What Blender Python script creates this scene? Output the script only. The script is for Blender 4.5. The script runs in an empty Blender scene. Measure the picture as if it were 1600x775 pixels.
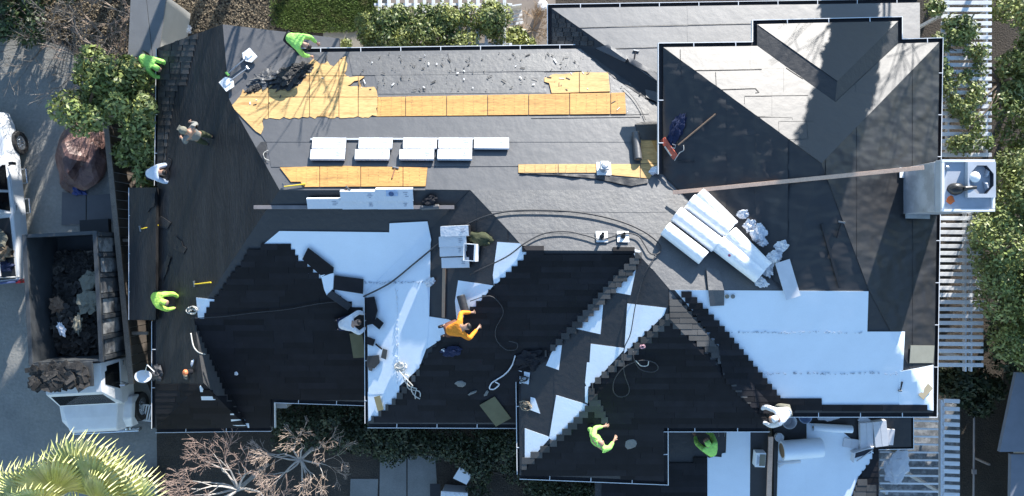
import bpy, bmesh, math, random
import numpy as np
from mathutils import Vector, Matrix, noise
from mathutils.geometry import tessellate_polygon
R = math.radians
sc = bpy.context.scene
col = sc.collection
rng = random.Random(7)

# ---------------------------------------------------------------- camera, sky, sun, exposure
ZC, F, CX, CY = 25.0, 1210.0, 800.0, 387.5          # drone height, focal length in photo pixels, centre
cd = bpy.data.cameras.new('camera'); cam = bpy.data.objects.new('camera', cd); col.objects.link(cam)
cam.location = (0, 0, ZC); cd.sensor_width = 36; cd.lens = 36 * F / 1600; cd.clip_end = 2000
sc.camera = cam
SUN_EL, SUN_AZ = R(14.5), R(22)
w = bpy.data.worlds.new('World'); sc.world = w; w.use_nodes = True
nt = w.node_tree; bg = nt.nodes['Background']
sky = nt.nodes.new('ShaderNodeTexSky'); sky.sky_type = 'NISHITA'; sky.sun_disc = False
sky.sun_elevation = SUN_EL; sky.sun_rotation = SUN_AZ; sky.air_density = 1.0; sky.dust_density = 0.0; sky.ozone_density = 2.0
nt.links.new(sky.outputs[0], bg.inputs[0]); bg.inputs[1].default_value = 0.122
sl = bpy.data.lights.new('sun', 'SUN'); so = bpy.data.objects.new('sun', sl); col.objects.link(so)
sl.energy = 3.9; sl.angle = R(0.5); sl.color = (1.0, 0.95, 0.88)
sdir = Vector((math.sin(SUN_AZ) * math.cos(SUN_EL), math.cos(SUN_AZ) * math.cos(SUN_EL), math.sin(SUN_EL)))
so.rotation_euler = (-sdir).to_track_quat('-Z', 'Y').to_euler(); so.location = sdir * 60
sc.view_settings.view_transform = 'Standard'; sc.view_settings.look = 'None'
sc.view_settings.exposure = 1.6; sc.view_settings.gamma = 1.0

# ---------------------------------------------------------------- helpers
def tag(o, label=None, cat=None, group=None, kind=None):
    if label: o['label'] = label
    if cat: o['category'] = cat
    if group: o['group'] = group
    if kind: o['kind'] = kind
    return o
def thing(name, label, cat, M=None, group=None):
    o = bpy.data.objects.new(name, None); col.objects.link(o); o.empty_display_size = .2
    if M is not None: o.matrix_world = M
    return tag(o, label, cat, group)
def link(name, me, m=None, parent=None, M=None):
    o = bpy.data.objects.new(name, me); col.objects.link(o)
    if m is not None:
        for k in (m if isinstance(m, (list, tuple)) else [m]): me.materials.append(k)
    if parent is not None: o.parent = parent
    if M is not None:
        if parent is not None: o.matrix_local = M
        else: o.matrix_world = M
    return o
def obj(name, bm, m=None, parent=None, M=None, smooth=False):
    me = bpy.data.meshes.new(name)
    bmesh.ops.recalc_face_normals(bm, faces=bm.faces)
    bm.to_mesh(me); bm.free()
    if smooth:
        me.polygons.foreach_set('use_smooth', [True] * len(me.polygons))
    return link(name, me, m, parent, M)
def copy_tree(o, parent=None):
    c = o.copy(); col.objects.link(c)
    if parent is not None:
        c.parent = parent
    for ch in list(o.children): copy_tree(ch, c)
    return c
def NB(): return bmesh.new()
def box(bm, c, s, rot=0, bev=0.0, mi=0, taper=1.0):
    r = bmesh.ops.create_cube(bm, size=1)
    vs = r['verts']
    for v in vs:
        t = taper if v.co.z > 0 else 1
        v.co = Vector((v.co.x * s[0] * t, v.co.y * s[1] * t, v.co.z * s[2]))
    if bev > 0:
        es = list({e for v in vs for e in v.link_edges})
        rr = bmesh.ops.bevel(bm, geom=es, offset=bev, segments=2, affect='EDGES', profile=.5)
        vs = list({v for f in rr['faces'] for v in f.verts} | {v for v in vs if v.is_valid})
    M = Matrix.Translation(c) @ (rot if isinstance(rot, Matrix) else Matrix.Rotation(rot, 4, 'Z'))
    fs = set()
    for v in vs:
        v.co = M @ v.co
        fs.update(v.link_faces)
    for f in fs: f.material_index = mi
    return vs
def tube(bm, pts, r, n=6, caps=True, mi=0):
    pts = [Vector(p) for p in pts]; rings = []
    for i, p in enumerate(pts):
        a = pts[max(i - 1, 0)]; b = pts[min(i + 1, len(pts) - 1)]
        t = (b - a).normalized() if (b - a).length > 1e-9 else Vector((0, 0, 1))
        u = t.cross(Vector((0, 0, 1)))
        if u.length < 1e-3: u = t.cross(Vector((1, 0, 0)))
        u.normalize(); v = t.cross(u)
        rr = r[i] if isinstance(r, (list, tuple)) else r
        rings.append([bm.verts.new(p + u * rr * math.cos(2 * math.pi * k / n) + v * rr * math.sin(2 * math.pi * k / n)) for k in range(n)])
    for a, b in zip(rings, rings[1:]):
        for k in range(n):
            bm.faces.new((a[k], a[(k + 1) % n], b[(k + 1) % n], b[k])).material_index = mi
    if caps:
        bm.faces.new(rings[0][::-1]).material_index = mi; bm.faces.new(rings[-1]).material_index = mi
def lathe(bm, prof, n=20, c=(0, 0, 0), mi=0, sy=1):
    rings = []
    for r, z in prof:
        rings.append([bm.verts.new((c[0] + r * math.cos(2 * math.pi * k / n), c[1] + sy * r * math.sin(2 * math.pi * k / n), c[2] + z)) for k in range(n)])
    for a, b in zip(rings, rings[1:]):
        for k in range(n):
            bm.faces.new((a[k], a[(k + 1) % n], b[(k + 1) % n], b[k])).material_index = mi
    if prof[0][0] > 1e-4: bm.faces.new(rings[0][::-1]).material_index = mi
    if prof[-1][0] > 1e-4: bm.faces.new(rings[-1]).material_index = mi
def prism(bm, pts, z0, z1, mi=0):
    a = [bm.verts.new((p[0], p[1], z0)) for p in pts]; b = [bm.verts.new((p[0], p[1], z1)) for p in pts]
    n = len(pts)
    bm.faces.new(a[::-1]).material_index = mi; bm.faces.new(b).material_index = mi
    for k in range(n): bm.faces.new((a[k], a[(k + 1) % n], b[(k + 1) % n], b[k])).material_index = mi
def profile(bm, pts, x0, x1, mi=0):       # outline in the local y,z plane, pushed along x
    a = [bm.verts.new((x0, p[0], p[1])) for p in pts]; b = [bm.verts.new((x1, p[0], p[1])) for p in pts]
    n = len(pts)
    bm.faces.new(a[::-1]).material_index = mi; bm.faces.new(b).material_index = mi
    for k in range(n): bm.faces.new((a[k], a[(k + 1) % n], b[(k + 1) % n], b[k])).material_index = mi
def crumple(bm, s, amp=.35, freq=2.2, seed=0, sub=3, flat=True, c=(0, 0, 0)):
    r = bmesh.ops.create_icosphere(bm, subdivisions=sub, radius=1)
    for v in r['verts']:
        p = v.co.copy(); o = Vector((seed * 3.7, seed * 1.3, seed * 7.1))
        d = noise.noise(p * freq + o) + .5 * noise.noise(p * freq * 2.3 + o)
        q = p * (1 + amp * d)
        v.co = Vector((q.x * s[0], q.y * s[1], q.z * s[2])) + Vector(c)
        if flat and v.co.z < 0: v.co.z *= .15

# ---------------------------------------------------------------- materials
MATS = {}
def mat(name, base, rough=.6, var=.15, vs=3.0, bump=0.0, bs=40.0, spec=.5, metal=0.0, isl=0.0, alpha=1.0, stretch=None, fine=0.0, fs=120., trans=0.0, second=None, s2=.8, thr=.5, sheen=0.0, wide=.06, bd=5):
    if name in MATS: return MATS[name]
    m = bpy.data.materials.new(name); m.use_nodes = True; MATS[name] = m
    n = m.node_tree.nodes; L = m.node_tree.links; b = n['Principled BSDF']
    b.inputs['Roughness'].default_value = rough; b.inputs['Specular IOR Level'].default_value = spec
    b.inputs['Metallic'].default_value = metal
    tc = n.new('ShaderNodeTexCoord'); co = tc.outputs['Object']
    if stretch:
        mp = n.new('ShaderNodeMapping'); mp.inputs['Scale'].default_value = stretch
        L.new(co, mp.inputs[0]); co = mp.outputs[0]
    nz = n.new('ShaderNodeTexNoise'); nz.inputs['Scale'].default_value = vs; nz.inputs['Detail'].default_value = 6; nz.inputs['Roughness'].default_value = .62
    L.new(co, nz.inputs['Vector'])
    mr = n.new('ShaderNodeMapRange'); mr.inputs['From Min'].default_value = .25; mr.inputs['From Max'].default_value = .75
    mr.inputs['To Min'].default_value = 1 - var; mr.inputs['To Max'].default_value = 1 + var
    L.new(nz.outputs[0], mr.inputs[0]); fac = mr.outputs[0]
    if fine:
        n2 = n.new('ShaderNodeTexNoise'); n2.inputs['Scale'].default_value = fs; n2.inputs['Detail'].default_value = 3
        L.new(co, n2.inputs['Vector'])
        m2 = n.new('ShaderNodeMapRange'); m2.inputs['From Min'].default_value = .3; m2.inputs['From Max'].default_value = .7
        m2.inputs['To Min'].default_value = 1 - fine; m2.inputs['To Max'].default_value = 1 + fine
        L.new(n2.outputs[0], m2.inputs[0])
        mu = n.new('ShaderNodeMath'); mu.operation = 'MULTIPLY'; L.new(fac, mu.inputs[0]); L.new(m2.outputs[0], mu.inputs[1]); fac = mu.outputs[0]
    if isl:
        ge = n.new('ShaderNodeNewGeometry'); oi = n.new('ShaderNodeObjectInfo')
        ad = n.new('ShaderNodeMath'); ad.operation = 'ADD'; L.new(ge.outputs['Random Per Island'], ad.inputs[0]); L.new(oi.outputs['Random'], ad.inputs[1])
        fr = n.new('ShaderNodeMath'); fr.operation = 'FRACT'; L.new(ad.outputs[0], fr.inputs[0])
        m3 = n.new('ShaderNodeMapRange'); m3.inputs['To Min'].default_value = 1 - isl; m3.inputs['To Max'].default_value = 1 + isl
        L.new(fr.outputs[0], m3.inputs[0])
        mu = n.new('ShaderNodeMath'); mu.operation = 'MULTIPLY'; L.new(fac, mu.inputs[0]); L.new(m3.outputs[0], mu.inputs[1]); fac = mu.outputs[0]
    vm = n.new('ShaderNodeVectorMath'); vm.operation = 'SCALE'
    if second:
        n4 = n.new('ShaderNodeTexNoise'); n4.inputs['Scale'].default_value = s2; n4.inputs['Detail'].default_value = 8; n4.inputs['Roughness'].default_value = .65
        L.new(co, n4.inputs['Vector'])
        m4 = n.new('ShaderNodeMapRange'); m4.inputs['From Min'].default_value = thr - wide; m4.inputs['From Max'].default_value = thr + wide
        L.new(n4.outputs[0], m4.inputs[0])
        mx = n.new('ShaderNodeMix'); mx.data_type = 'RGBA'
        mx.inputs[6].default_value = (*base, 1); mx.inputs[7].default_value = (*second, 1)
        L.new(m4.outputs[0], mx.inputs[0]); L.new(mx.outputs[2], vm.inputs[0])
    else:
        vm.inputs[0].default_value = base
    L.new(fac, vm.inputs['Scale']); L.new(vm.outputs[0], b.inputs['Base Color'])
    if bump:
        nb = n.new('ShaderNodeTexNoise'); nb.inputs['Scale'].default_value = bs; nb.inputs['Detail'].default_value = bd
        L.new(co, nb.inputs['Vector'])
        bp = n.new('ShaderNodeBump'); bp.inputs['Strength'].default_value = min(1, bump); bp.inputs['Distance'].default_value = .6 / bs
        L.new(nb.outputs[0], bp.inputs['Height']); L.new(bp.outputs[0], b.inputs['Normal'])
    if alpha < 1: b.inputs['Alpha'].default_value = alpha
    if trans: b.inputs['Transmission Weight'].default_value = trans
    return m
felt = mat('roofing_felt', (.030, .030, .032), .5, .12, 1.3, .15, 5.5, spec=.5, fine=.08, fs=60)
felt_grey = mat('grey_felt', (.072, .072, .076), .46, .10, 1.1, .06, 4, spec=.9, fine=.08, fs=60)
felt_pale = mat('pale_felt', (.042, .042, .046), .50, .08, .9, .05, 3.5, spec=.55, fine=.07, fs=50)
felt_worn_sunlit = mat('worn_felt_sun_streaks', (.031, .0305, .031), .62, .3, 1.6, .5, 12, fine=.25, fs=30, second=(.012, .012, .0135), s2=1.1, thr=.47, stretch=(1.9, .28, 1), wide=.16)  # stretched pale streaks put sunlight streaks into the worn felt's colour
felt_wr = mat('wrinkled_felt', (.028, .028, .030), .48, .12, 1.3, .40, 2.1, spec=.55, stretch=(.8, 1.3, 1), fine=.08, fs=60, bd=1.2)
felt_back = mat('back_felt', (.115, .115, .12), .50, .08, .9, .05, 3.5, spec=.6)
felt_dust = mat('dusty_felt', (.075, .074, .074), .5, .15, 2, .12, 9, spec=1.0, fine=.2, fs=40, second=(.062, .062, .065), s2=2.2)
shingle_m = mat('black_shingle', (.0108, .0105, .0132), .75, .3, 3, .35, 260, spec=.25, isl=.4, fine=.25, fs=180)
shingle_lit = mat('charcoal_lit_shingle', (.068, .067, .066), .75, .2, 3, .35, 260, spec=.3, isl=.3, fine=.25, fs=180)  # black shingle with sunlight put into a paler colour; charcoal offcuts too
shingle_old = mat('weathered_shingle', (.066, .064, .062), .8, .25, 4, .5, 120, spec=.25, isl=.35, fine=.3, fs=90)
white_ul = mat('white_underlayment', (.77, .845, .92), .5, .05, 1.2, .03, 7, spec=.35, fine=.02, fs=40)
osb = mat('plywood', (.48, .265, .085), .65, .22, 2.2, .08, 60, spec=.3, isl=.10, fine=.26, fs=20, stretch=(.35, 3.2, 1), second=(.30, .16, .055), s2=2.6, thr=.62, wide=.07)
osb2 = mat('plywood_pale', (.52, .335, .14), .65, .14, 2.2, .08, 60, spec=.3, isl=.08, fine=.22, fs=20, stretch=(.35, 3.2, 1), second=(.38, .22, .085), s2=2.6, thr=.60, wide=.07)
white_pt = mat('white_paint', (.78, .79, .80), .45, .05, 4, 0)
slat_m = mat('white_slat_paint', (.72, .73, .74), .5, .10, 6, .1, 30, isl=.1)
gut_in = mat('gutter_inside_shade', (.03, .03, .035), .7, .3, 5)  # shade inside the white channel painted as near-black
black_pl = mat('black_plastic', (.02, .02, .022), .4, .1, 5)
rubber = mat('rubber', (.022, .022, .023), .75, .2, 8, .3, 60)
metal_g = mat('galvanised_metal', (.45, .47, .49), .35, .15, 8, 0, metal=.8)
wood = mat('raw_lumber', (.50, .33, .21), .7, .15, 3, .1, 40, stretch=(1, 6, 6), fine=.15, fs=30, isl=.1)
wood_g = mat('grey_timber', (.25, .205, .165), .8, .25, 3, .2, 40, fine=.2, fs=30, isl=.25)
stucco = mat('stucco', (.46, .46, .49), .85, .12, 2.5, .3, 60, second=(.34, .34, .36), s2=1.2)
wall_m = mat('house_wall', (.42, .41, .39), .85, .08, 2, .2, 60)
cord_m = mat('cord_rubber', (.035, .035, .038), .5, .1, 6)
cord_w = mat('pale_rope', (.55, .53, .48), .7, .15, 20)
skin_m = mat('skin', (.40, .235, .165), .55, .06, 20)
hair_m = mat('dark_hair', (.018, .014, .012), .55, .2, 60)
lime = mat('lime_hivis_cloth', (.36, .74, .17), .75, .2, 6, .7, 9, spec=.2)
limey = mat('yellow_lime_cloth', (.50, .80, .14), .75, .2, 6, .7, 9, spec=.2)
orange = mat('orange_cloth', (.80, .27, .03), .75, .2, 6, .7, 9, spec=.2)
white_cl = mat('white_cloth', (.76, .76, .78), .8, .12, 6, .7, 9, spec=.2)
grey_cl = mat('grey_cloth', (.20, .20, .19), .8, .1, 9, .3, 14, spec=.2)
navy_cl = mat('navy_cloth', (.022, .03, .07), .8, .15, 9, .3, 14, spec=.2)
dark_cl = mat('dark_cloth', (.02, .02, .024), .8, .15, 9, .3, 14, spec=.2)
khaki_cl = mat('khaki_cloth', (.20, .19, .15), .8, .1, 9, .3, 14, spec=.2)
olive_cl = mat('olive_cloth', (.055, .062, .035), .85, .15, 9, .3, 14, spec=.2)

# ---------------------------------------------------------------- pixel <-> place
def W(px, py, z):
    d = ZC - z
    return Vector(((px - CX) / F * d, (CY - py) / F * d, z))
# roof corners: photo x, photo y, height
V = dict(Tv=(455, 82, 3.0), Te1=(908, 76, 3.0), Vb=(1038, 168, 3.7), V1=(1036, 273, 4.5), V2=(1225, 453, 5.8), N1=(1046, 453, 5.87),
 T3=(993, 392, 5.45), T2=(822, 391, 5.45), R1=(735, 297, 4.72), K=(437, 297, 4.72), J=(358, 155, 3.75),
 k1=(862, 13, 3.0), k2=(1437, 4, 3.0), k3=(1437, 120, 3.9), k4=(1036, 135, 3.95), k5=(862, 76, 3.0),
 Ra=(1036, 74, 4.42), Rb=(1183, 72, 4.42), Rc=(1403, 68, 4.42), Rd=(1467, 66, 4.42), Re=(1458, 645, 4.42), Rf=(1215, 645, 4.42),
 A1=(1283, 255, 5.87), A2=(1357, 453, 5.87), Bv=(1305, 160, 5.12), Bh=(1308, 127, 5.14), Ba=(1183, 38, 4.42), Bb=(1403, 33, 4.42),
 Rs=(1045, 497, 5.85), Hx=(1203, 668, 4.4), Pa=(1037, 668, 4.4), Pb=(1037, 751, 3.65), Pc=(812, 742, 3.6), L3a=(810, 586, 3.6),
 Ma=(810, 663, 2.78), Mb=(574, 662, 2.78), Va=(573, 455, 3.0),
 Ba1=(573, 628, 2.25), Bb1=(423, 623, 2.25), Bc1=(423, 668, 2.0), Bd1=(388, 668, 2.1), H1=(303, 497, 3.3), H3=(318, 598, 3.3),
 BL=(243, 670, 2.7), L0=(247, 75, 2.7), G0=(348, 38, 3.9), g1=(530, 60, 2.7), g2=(530, 80, 2.7),
 x1=(244, 293, 2.7), x2=(243, 500, 2.7), x3=(203, 500, 2.3), x4=(203, 293, 2.3),
 s1=(930, 655, 3.15), s2=(1200, 655, 3.15), s3=(1200, 810, 2.75), s4=(930, 810, 2.75),
 q1=(1209, 632, 3.1), q2=(1424, 636, 3.1), q3=(1424, 698, 2.98), q4=(1372, 699, 2.98), q5=(1372, 810, 2.75), q6=(1209, 810, 2.75))
FAC = dict(T='Tv Te1 Vb V1 V2 N1 T3 T2 R1 K J', BT='k1 k2 k3 k4', BLf='k1 k4 Vb Te1 k5', RT='Ra Rb Bv Rc Rd A1', DT='Ba Bb Bh', DL='Ba Bh Bv Rb', DR='Bb Rc Bv Bh',
 RL='Ra A1 V2 V1', RX='A1 A2 V2', RR='A1 Rd Re A2', P3='N1 V2 A2 Re Rf', P2='N1 Rf Hx Rs', P1='Rs Hx Pa Pb Pc', L3='Rs Pc L3a T3 N1', M='T2 T3 L3a Ma Mb',
 L2='Mb T2 R1 Va', B1='K R1 Va Ba1 Bb1 Bc1 Bd1 H1', SR='H1 Bd1 H3', SB='H3 Bd1 BL', LS='BL H3 H1 K J G0 L0', LX='x1 x2 x3 x4', G='G0 g1 g2 Tv J', Q1='s1 s2 s3 s4', Q2='q1 q2 q3 q4 q5 q6')
FAC = {k: v.split() for k, v in FAC.items()}
vn = list(V); fn = list(FAC); nv = len(vn)
rows, rhs = [], []
for i, k in enumerate(vn):                                # heights as given ...
    r_ = np.zeros(nv + 3 * len(fn)); r_[i] = 1; rows.append(r_); rhs.append(1 / (ZC - V[k][2]))
for j, f_ in enumerate(fn):                               # ... and every slope one plane (1/depth is affine in the picture)
    for k in FAC[f_]:
        r_ = np.zeros(nv + 3 * len(fn)); wgt = 30.
        r_[vn.index(k)] = wgt; r_[nv + 3 * j:nv + 3 * j + 3] = -wgt * np.array([(V[k][0] - CX) / 1000, (V[k][1] - CY) / 1000, 1.0]); rows.append(r_); rhs.append(0)
sol = np.linalg.lstsq(np.array(rows), np.array(rhs), rcond=None)[0]
ZV = {k: ZC - 1 / sol[i] for i, k in enumerate(vn)}
class Facet: pass
FT = {}
for j, f_ in enumerate(fn):
    q = Facet(); q.name = f_; q.ab = sol[nv + 3 * j:nv + 3 * j + 3]
    q.poly = [(V[k][0], V[k][1]) for k in FAC[f_]]
    tr = tessellate_polygon([[Vector((p[0], p[1], 0)) for p in q.poly]])
    q.tris = [[q.poly[i] for i in t] for t in tr]
    FT[f_] = q
def fz(f_, px, py):
    a = f_.ab; return ZC - 1 / (a[0] * (px - CX) / 1000 + a[1] * (py - CY) / 1000 + a[2])
def area2(p): return sum(p[i][0] * p[(i + 1) % len(p)][1] - p[(i + 1) % len(p)][0] * p[i][1] for i in range(len(p)))
def inside(p, poly):
    c = False; n = len(poly)
    for i in range(n):
        a, b = poly[i], poly[i - 1]
        if (a[1] > p[1]) != (b[1] > p[1]) and p[0] < (b[0] - a[0]) * (p[1] - a[1]) / (b[1] - a[1]) + a[0]: c = not c
    return c
def clip(sub, con):
    if area2(con) < 0: con = con[::-1]
    out = list(sub)
    for i in range(len(con)):
        a, b = con[i], con[(i + 1) % len(con)]
        if not out: return []
        inp, out = out, []
        sd = lambda p: (b[0] - a[0]) * (p[1] - a[1]) - (b[1] - a[1]) * (p[0] - a[0])
        for k in range(len(inp)):
            p, q = inp[k - 1], inp[k]; dp, dq = sd(p), sd(q)
            if (dp >= 0) != (dq >= 0):
                t = dp / (dp - dq); out.append((p[0] + t * (q[0] - p[0]), p[1] + t * (q[1] - p[1])))
            if dq >= 0: out.append(q)
    return out
TOPS = ['DT', 'DL', 'DR', 'RT', 'RL', 'RX', 'RR', 'P3', 'P2', 'P1', 'L3', 'M', 'L2', 'T', 'B1', 'SR', 'SB', 'G', 'LS', 'LX', 'BLf', 'BT', 'Q1', 'Q2']
def facet_at(px, py, only=None):
    for k in (only or TOPS):
        if inside((px, py), FT[k].poly): return FT[k]
    best = min((FT[k] for k in (only or TOPS)), key=lambda q: min((px - p[0]) ** 2 + (py - p[1]) ** 2 for p in q.poly + [((q.poly[i][0] + q.poly[i - 1][0]) / 2, (q.poly[i][1] + q.poly[i - 1][1]) / 2) for i in range(len(q.poly))]))
    return best
def S(px, py, dz=0, only=None):
    p = W(px, py, fz(facet_at(px, py, only), px, py)); p.z += dz; return p
def fnormal(f_):
    a, b, c = [W(p[0], p[1], fz(f_, *p)) for p in f_.tris[0]]
    n = (b - a).cross(c - a).normalized()
    return n if n.z > 0 else -n
def onroof(px, py, ang=0, dz=0, only=None, flat=False):      # frame lying on the roof; ang in degrees, counter-clockwise in the photo
    f_ = facet_at(px, py, only); n = Vector((0, 0, 1)) if flat else fnormal(f_)
    o = W(px, py, fz(f_, px, py)) + n * dz
    x = Vector((math.cos(R(ang)), math.sin(R(ang)), 0)); x = (x - n * x.dot(n)).normalized(); y = n.cross(x)
    return Matrix(((x.x, y.x, n.x, o.x), (x.y, y.y, n.y, o.y), (x.z, y.z, n.z, o.z), (0, 0, 0, 1)))
def ongd(px, py, ang=0, z=0): return Matrix.Translation(W(px, py, z)) @ Matrix.Rotation(R(ang), 4, 'Z')
def sheet(name, poly, facets, m, dz=.01, dz2=None, th=None, grid=0, wr=0., wf=1.2, parent=None, only_bm=False, bm=None, smooth=True):
    own = bm is None
    if own: bm = NB()
    if isinstance(facets, str): facets = facets.split()
    ys = [p[1] for p in poly]; y0, y1 = min(ys), max(ys)
    cells = [poly]
    if grid:
        xs = [p[0] for p in poly]; cells = []
        for i in range(int((max(xs) - min(xs)) / grid) + 1):
            for j in range(int((y1 - y0) / grid) + 1):
                cx, cy = min(xs) + i * grid, y0 + j * grid
                c = clip(poly, [(cx, cy), (cx + grid, cy), (cx + grid, cy + grid), (cx, cy + grid)])
                if len(c) > 2: cells.append(c)
    fs = []
    for c0 in cells:
        for k in facets:
            f_ = FT[k]
            for t in f_.tris:
                c = clip(c0, t)
                if len(c) < 3 or abs(area2(c)) < .05: continue
                if area2(c) > 0: c = c[::-1]
                vs = []
                for p in c:
                    v = W(p[0], p[1], fz(f_, *p)); d = dz if dz2 is None else dz + (dz2 - dz) * (p[1] - y0) / max(1e-6, y1 - y0)
                    if wr:
                        d += wr * (abs(noise.noise(Vector((v.x * wf, v.y * wf * .8, 3.1)))) * 1.4 + .5 * noise.noise(Vector((v.x * wf * 3, v.y * wf * 2.4, 8.))))
                    v.z += d; vs.append(bm.verts.new(v))
                try: fs.append(bm.faces.new(vs))
                except ValueError: pass
    vv = list({v for f in fs for v in f.verts})
    bmesh.ops.remove_doubles(bm, verts=vv, dist=.003)
    th = (max(dz, dz2 or 0) + .004) if th is None else th
    if th:
        be = [e for e in bm.edges if len(e.link_faces) == 1]
        mp = {}
        for e in be:
            for v in e.verts:
                if v not in mp: mp[v] = bm.verts.new(v.co - Vector((0, 0, th)))
        for e in be:
            a, b = e.verts
            l = e.link_faces[0]
            try: bm.faces.new((b, a, mp[a], mp[b]) if e.link_loops[0].vert == a else (a, b, mp[b], mp[a]))
            except ValueError: pass
    if not own: return bm
    me = bpy.data.meshes.new(name); bm.normal_update(); bm.to_mesh(me); bm.free()
    if wr and smooth:
        me.polygons.foreach_set('use_smooth', [True] * len(me.polygons))
        try: me.set_sharp_from_angle(angle=R(35))
        except Exception: pass
    return link(name, me, m, parent)
# ---------------------------------------------------------------- ground
soil = mat('soil', (.06, .047, .036), .95, .3, 1.2, .8, 18, fine=.4, fs=25, second=(.05, .042, .034), s2=.8)
concrete = mat('driveway_concrete', (.28, .27, .245), .85, .14, 1.0, .35, 13, fine=.10, fs=11, second=(.21, .21, .20), s2=.45, wide=.15)
pave = mat('pavement_concrete', (.30, .27, .22), .85, .10, 1.5, .2, 40, fine=.1, fs=30)
slab_m = mat('slab_concrete', (.22, .22, .21), .85, .14, 1.5, .2, 40, fine=.1, fs=30)
brown_deck = mat('brown_deck', (.30, .25, .21), .8, .15, 2, .1, 30, isl=.15)
grass_m = mat('grass_blade', (.13, .19, .045), .7, .3, 2.5, isl=.45, second=(.19, .18, .07), s2=1.4, thr=.6)
litter_m = mat('leaf_litter', (.19, .15, .10), .9, .35, 3, isl=.5)
def flat(name, poly, z, m, kind='structure', parent=None):
    bm = NB(); vs = [bm.verts.new(W(p[0], p[1], 0) + Vector((0, 0, z))) for p in poly]
    f = bm.faces.new(vs)
    if f.normal.z < 0: bm.normal_update(); 
    bm.normal_update()
    if f.normal.z < 0: f.normal_flip()
    me = bpy.data.meshes.new(name); bm.to_mesh(me); bm.free()
    o = link(name, me, m, parent)
    if kind: o['kind'] = kind
    return o
bm = NB(); q = 250
bm.faces.new([bm.verts.new(v) for v in ((-q, -q, 0), (q, -q, 0), (q, q, 0), (-q, q, 0))])
tag(obj('ground', bm, soil), kind='structure')
def gpt(px, py, z=0): return W(px, py, z)
flat('driveway', [(-900, 62), (60, 60), (105, 75), (150, 120), (205, 145), (205, 330), (213, 420), (216, 560), (245, 640), (245, 690), (250, 1100), (-900, 1100)], .004, concrete)
flat('path', [(505, 42), (600, 42), (600, 100), (505, 100)], .004, pave)
flat('patio', [(585, -40), (868, -40), (868, 100), (585, 100)], .008, brown_deck)
# cement slabs of the front walk
def slab(poly, z=.02, name='paving_slab'):
    bm = NB(); prism(bm, [tuple(W(p[0], p[1], 0))[:2] for p in poly], .0, z)
    return obj(name, bm, slab_m)
walk = flat('front_walk', [(545, 708), (705, 708), (705, 830), (545, 830)], .004, soil)
for p in ([(594, 712), (635, 712), (635, 775), (593, 775)], [(637, 712), (680, 712), (684, 775), (637, 775)], [(548, 748), (591, 748), (590, 775), (547, 775)],
          [(593, 777), (635, 777), (635, 830), (593, 830)], [(637, 777), (686, 777), (690, 830), (637, 830)], [(547, 777), (590, 777), (590, 830), (547, 830)]):
    s_ = slab(p); s_.parent = walk
# roadside kerb line between driveway and planting
def blades(name, poly, n, m, h=(.05, .12), wdt=.012, z=0.0, lean=.6, parent=None, flatleaf=False, seed=1):
    r = random.Random(seed); vs, fs = [], []
    x0, x1 = min(p[0] for p in poly), max(p[0] for p in poly); y0, y1 = min(p[1] for p in poly), max(p[1] for p in poly)
    k = 0
    while k < n:
        px, py = r.uniform(x0, x1), r.uniform(y0, y1)
        if not inside((px, py), poly): continue
        k += 1; p = W(px, py, 0); p.z = z; a = r.uniform(0, 6.28); hh = r.uniform(*h)
        d = Vector((math.cos(a), math.sin(a), 0)); s = Vector((-d.y, d.x, 0)) * wdt * r.uniform(.6, 1.5)
        b = len(vs)
        if flatleaf:
            e = p + d * hh + Vector((0, 0, r.uniform(-.01, .04))); m_ = (p + e) / 2 + Vector((0, 0, r.uniform(0, .03)))
            vs += [tuple(p), tuple(m_ + s), tuple(e), tuple(m_ - s)]; fs.append((b, b + 1, b + 2, b + 3))
        else:
            e = p + d * hh * lean * r.uniform(.3, 1.3) + Vector((0, 0, hh)); vs += [tuple(p + s), tuple(p - s), tuple(e)]; fs.append((b, b + 1, b + 2))
    me = bpy.data.meshes.new(name); me.from_pydata(vs, [], fs); return link(name, me, m, parent)
LAWN = [(420, -30), (590, -30), (590, 42), (560, 50), (470, 52), (425, 40)]
tag(blades('lawn_grass', LAWN, 16000, grass_m, (.05, .11), .014), kind='stuff')
tag(blades('dry_leaf_litter', [(-60, -30), (430, -30), (430, 60), (350, 45), (250, 60), (232, 110), (180, 125), (140, 70), (100, 62), (60, 50), (-60, 55)], 11000, litter_m, (.05, .13), .03, .01, flatleaf=True, seed=2), kind='stuff')

# ---------------------------------------------------------------- the house: roof slopes
house = thing('house', 'sprawling house with hip roof being reshingled, stripped to felt, plywood and pale underlayment', 'house', Matrix.Translation((0, 0, 0)))
FM = dict(T=felt_grey, BT=felt_back, BLf=felt, RT=felt_pale, DT=felt_pale, DL=felt, DR=felt, RL=felt_wr, RX=felt_wr, RR=felt_wr, P3=felt, P2=felt_dust, P1=felt, L3=felt, M=felt, L2=felt, B1=felt, SR=felt_dust, SB=shingle_m, LS=felt_worn_sunlit, LX=felt_worn_sunlit, G=felt_grey, Q1=felt, Q2=felt)
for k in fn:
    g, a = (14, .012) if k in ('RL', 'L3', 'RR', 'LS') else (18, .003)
    sheet('roof_slope', FT[k].poly, [k], FM[k], 0, th=.16, grid=g, wr=a, wf=1.6, parent=house)
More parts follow.
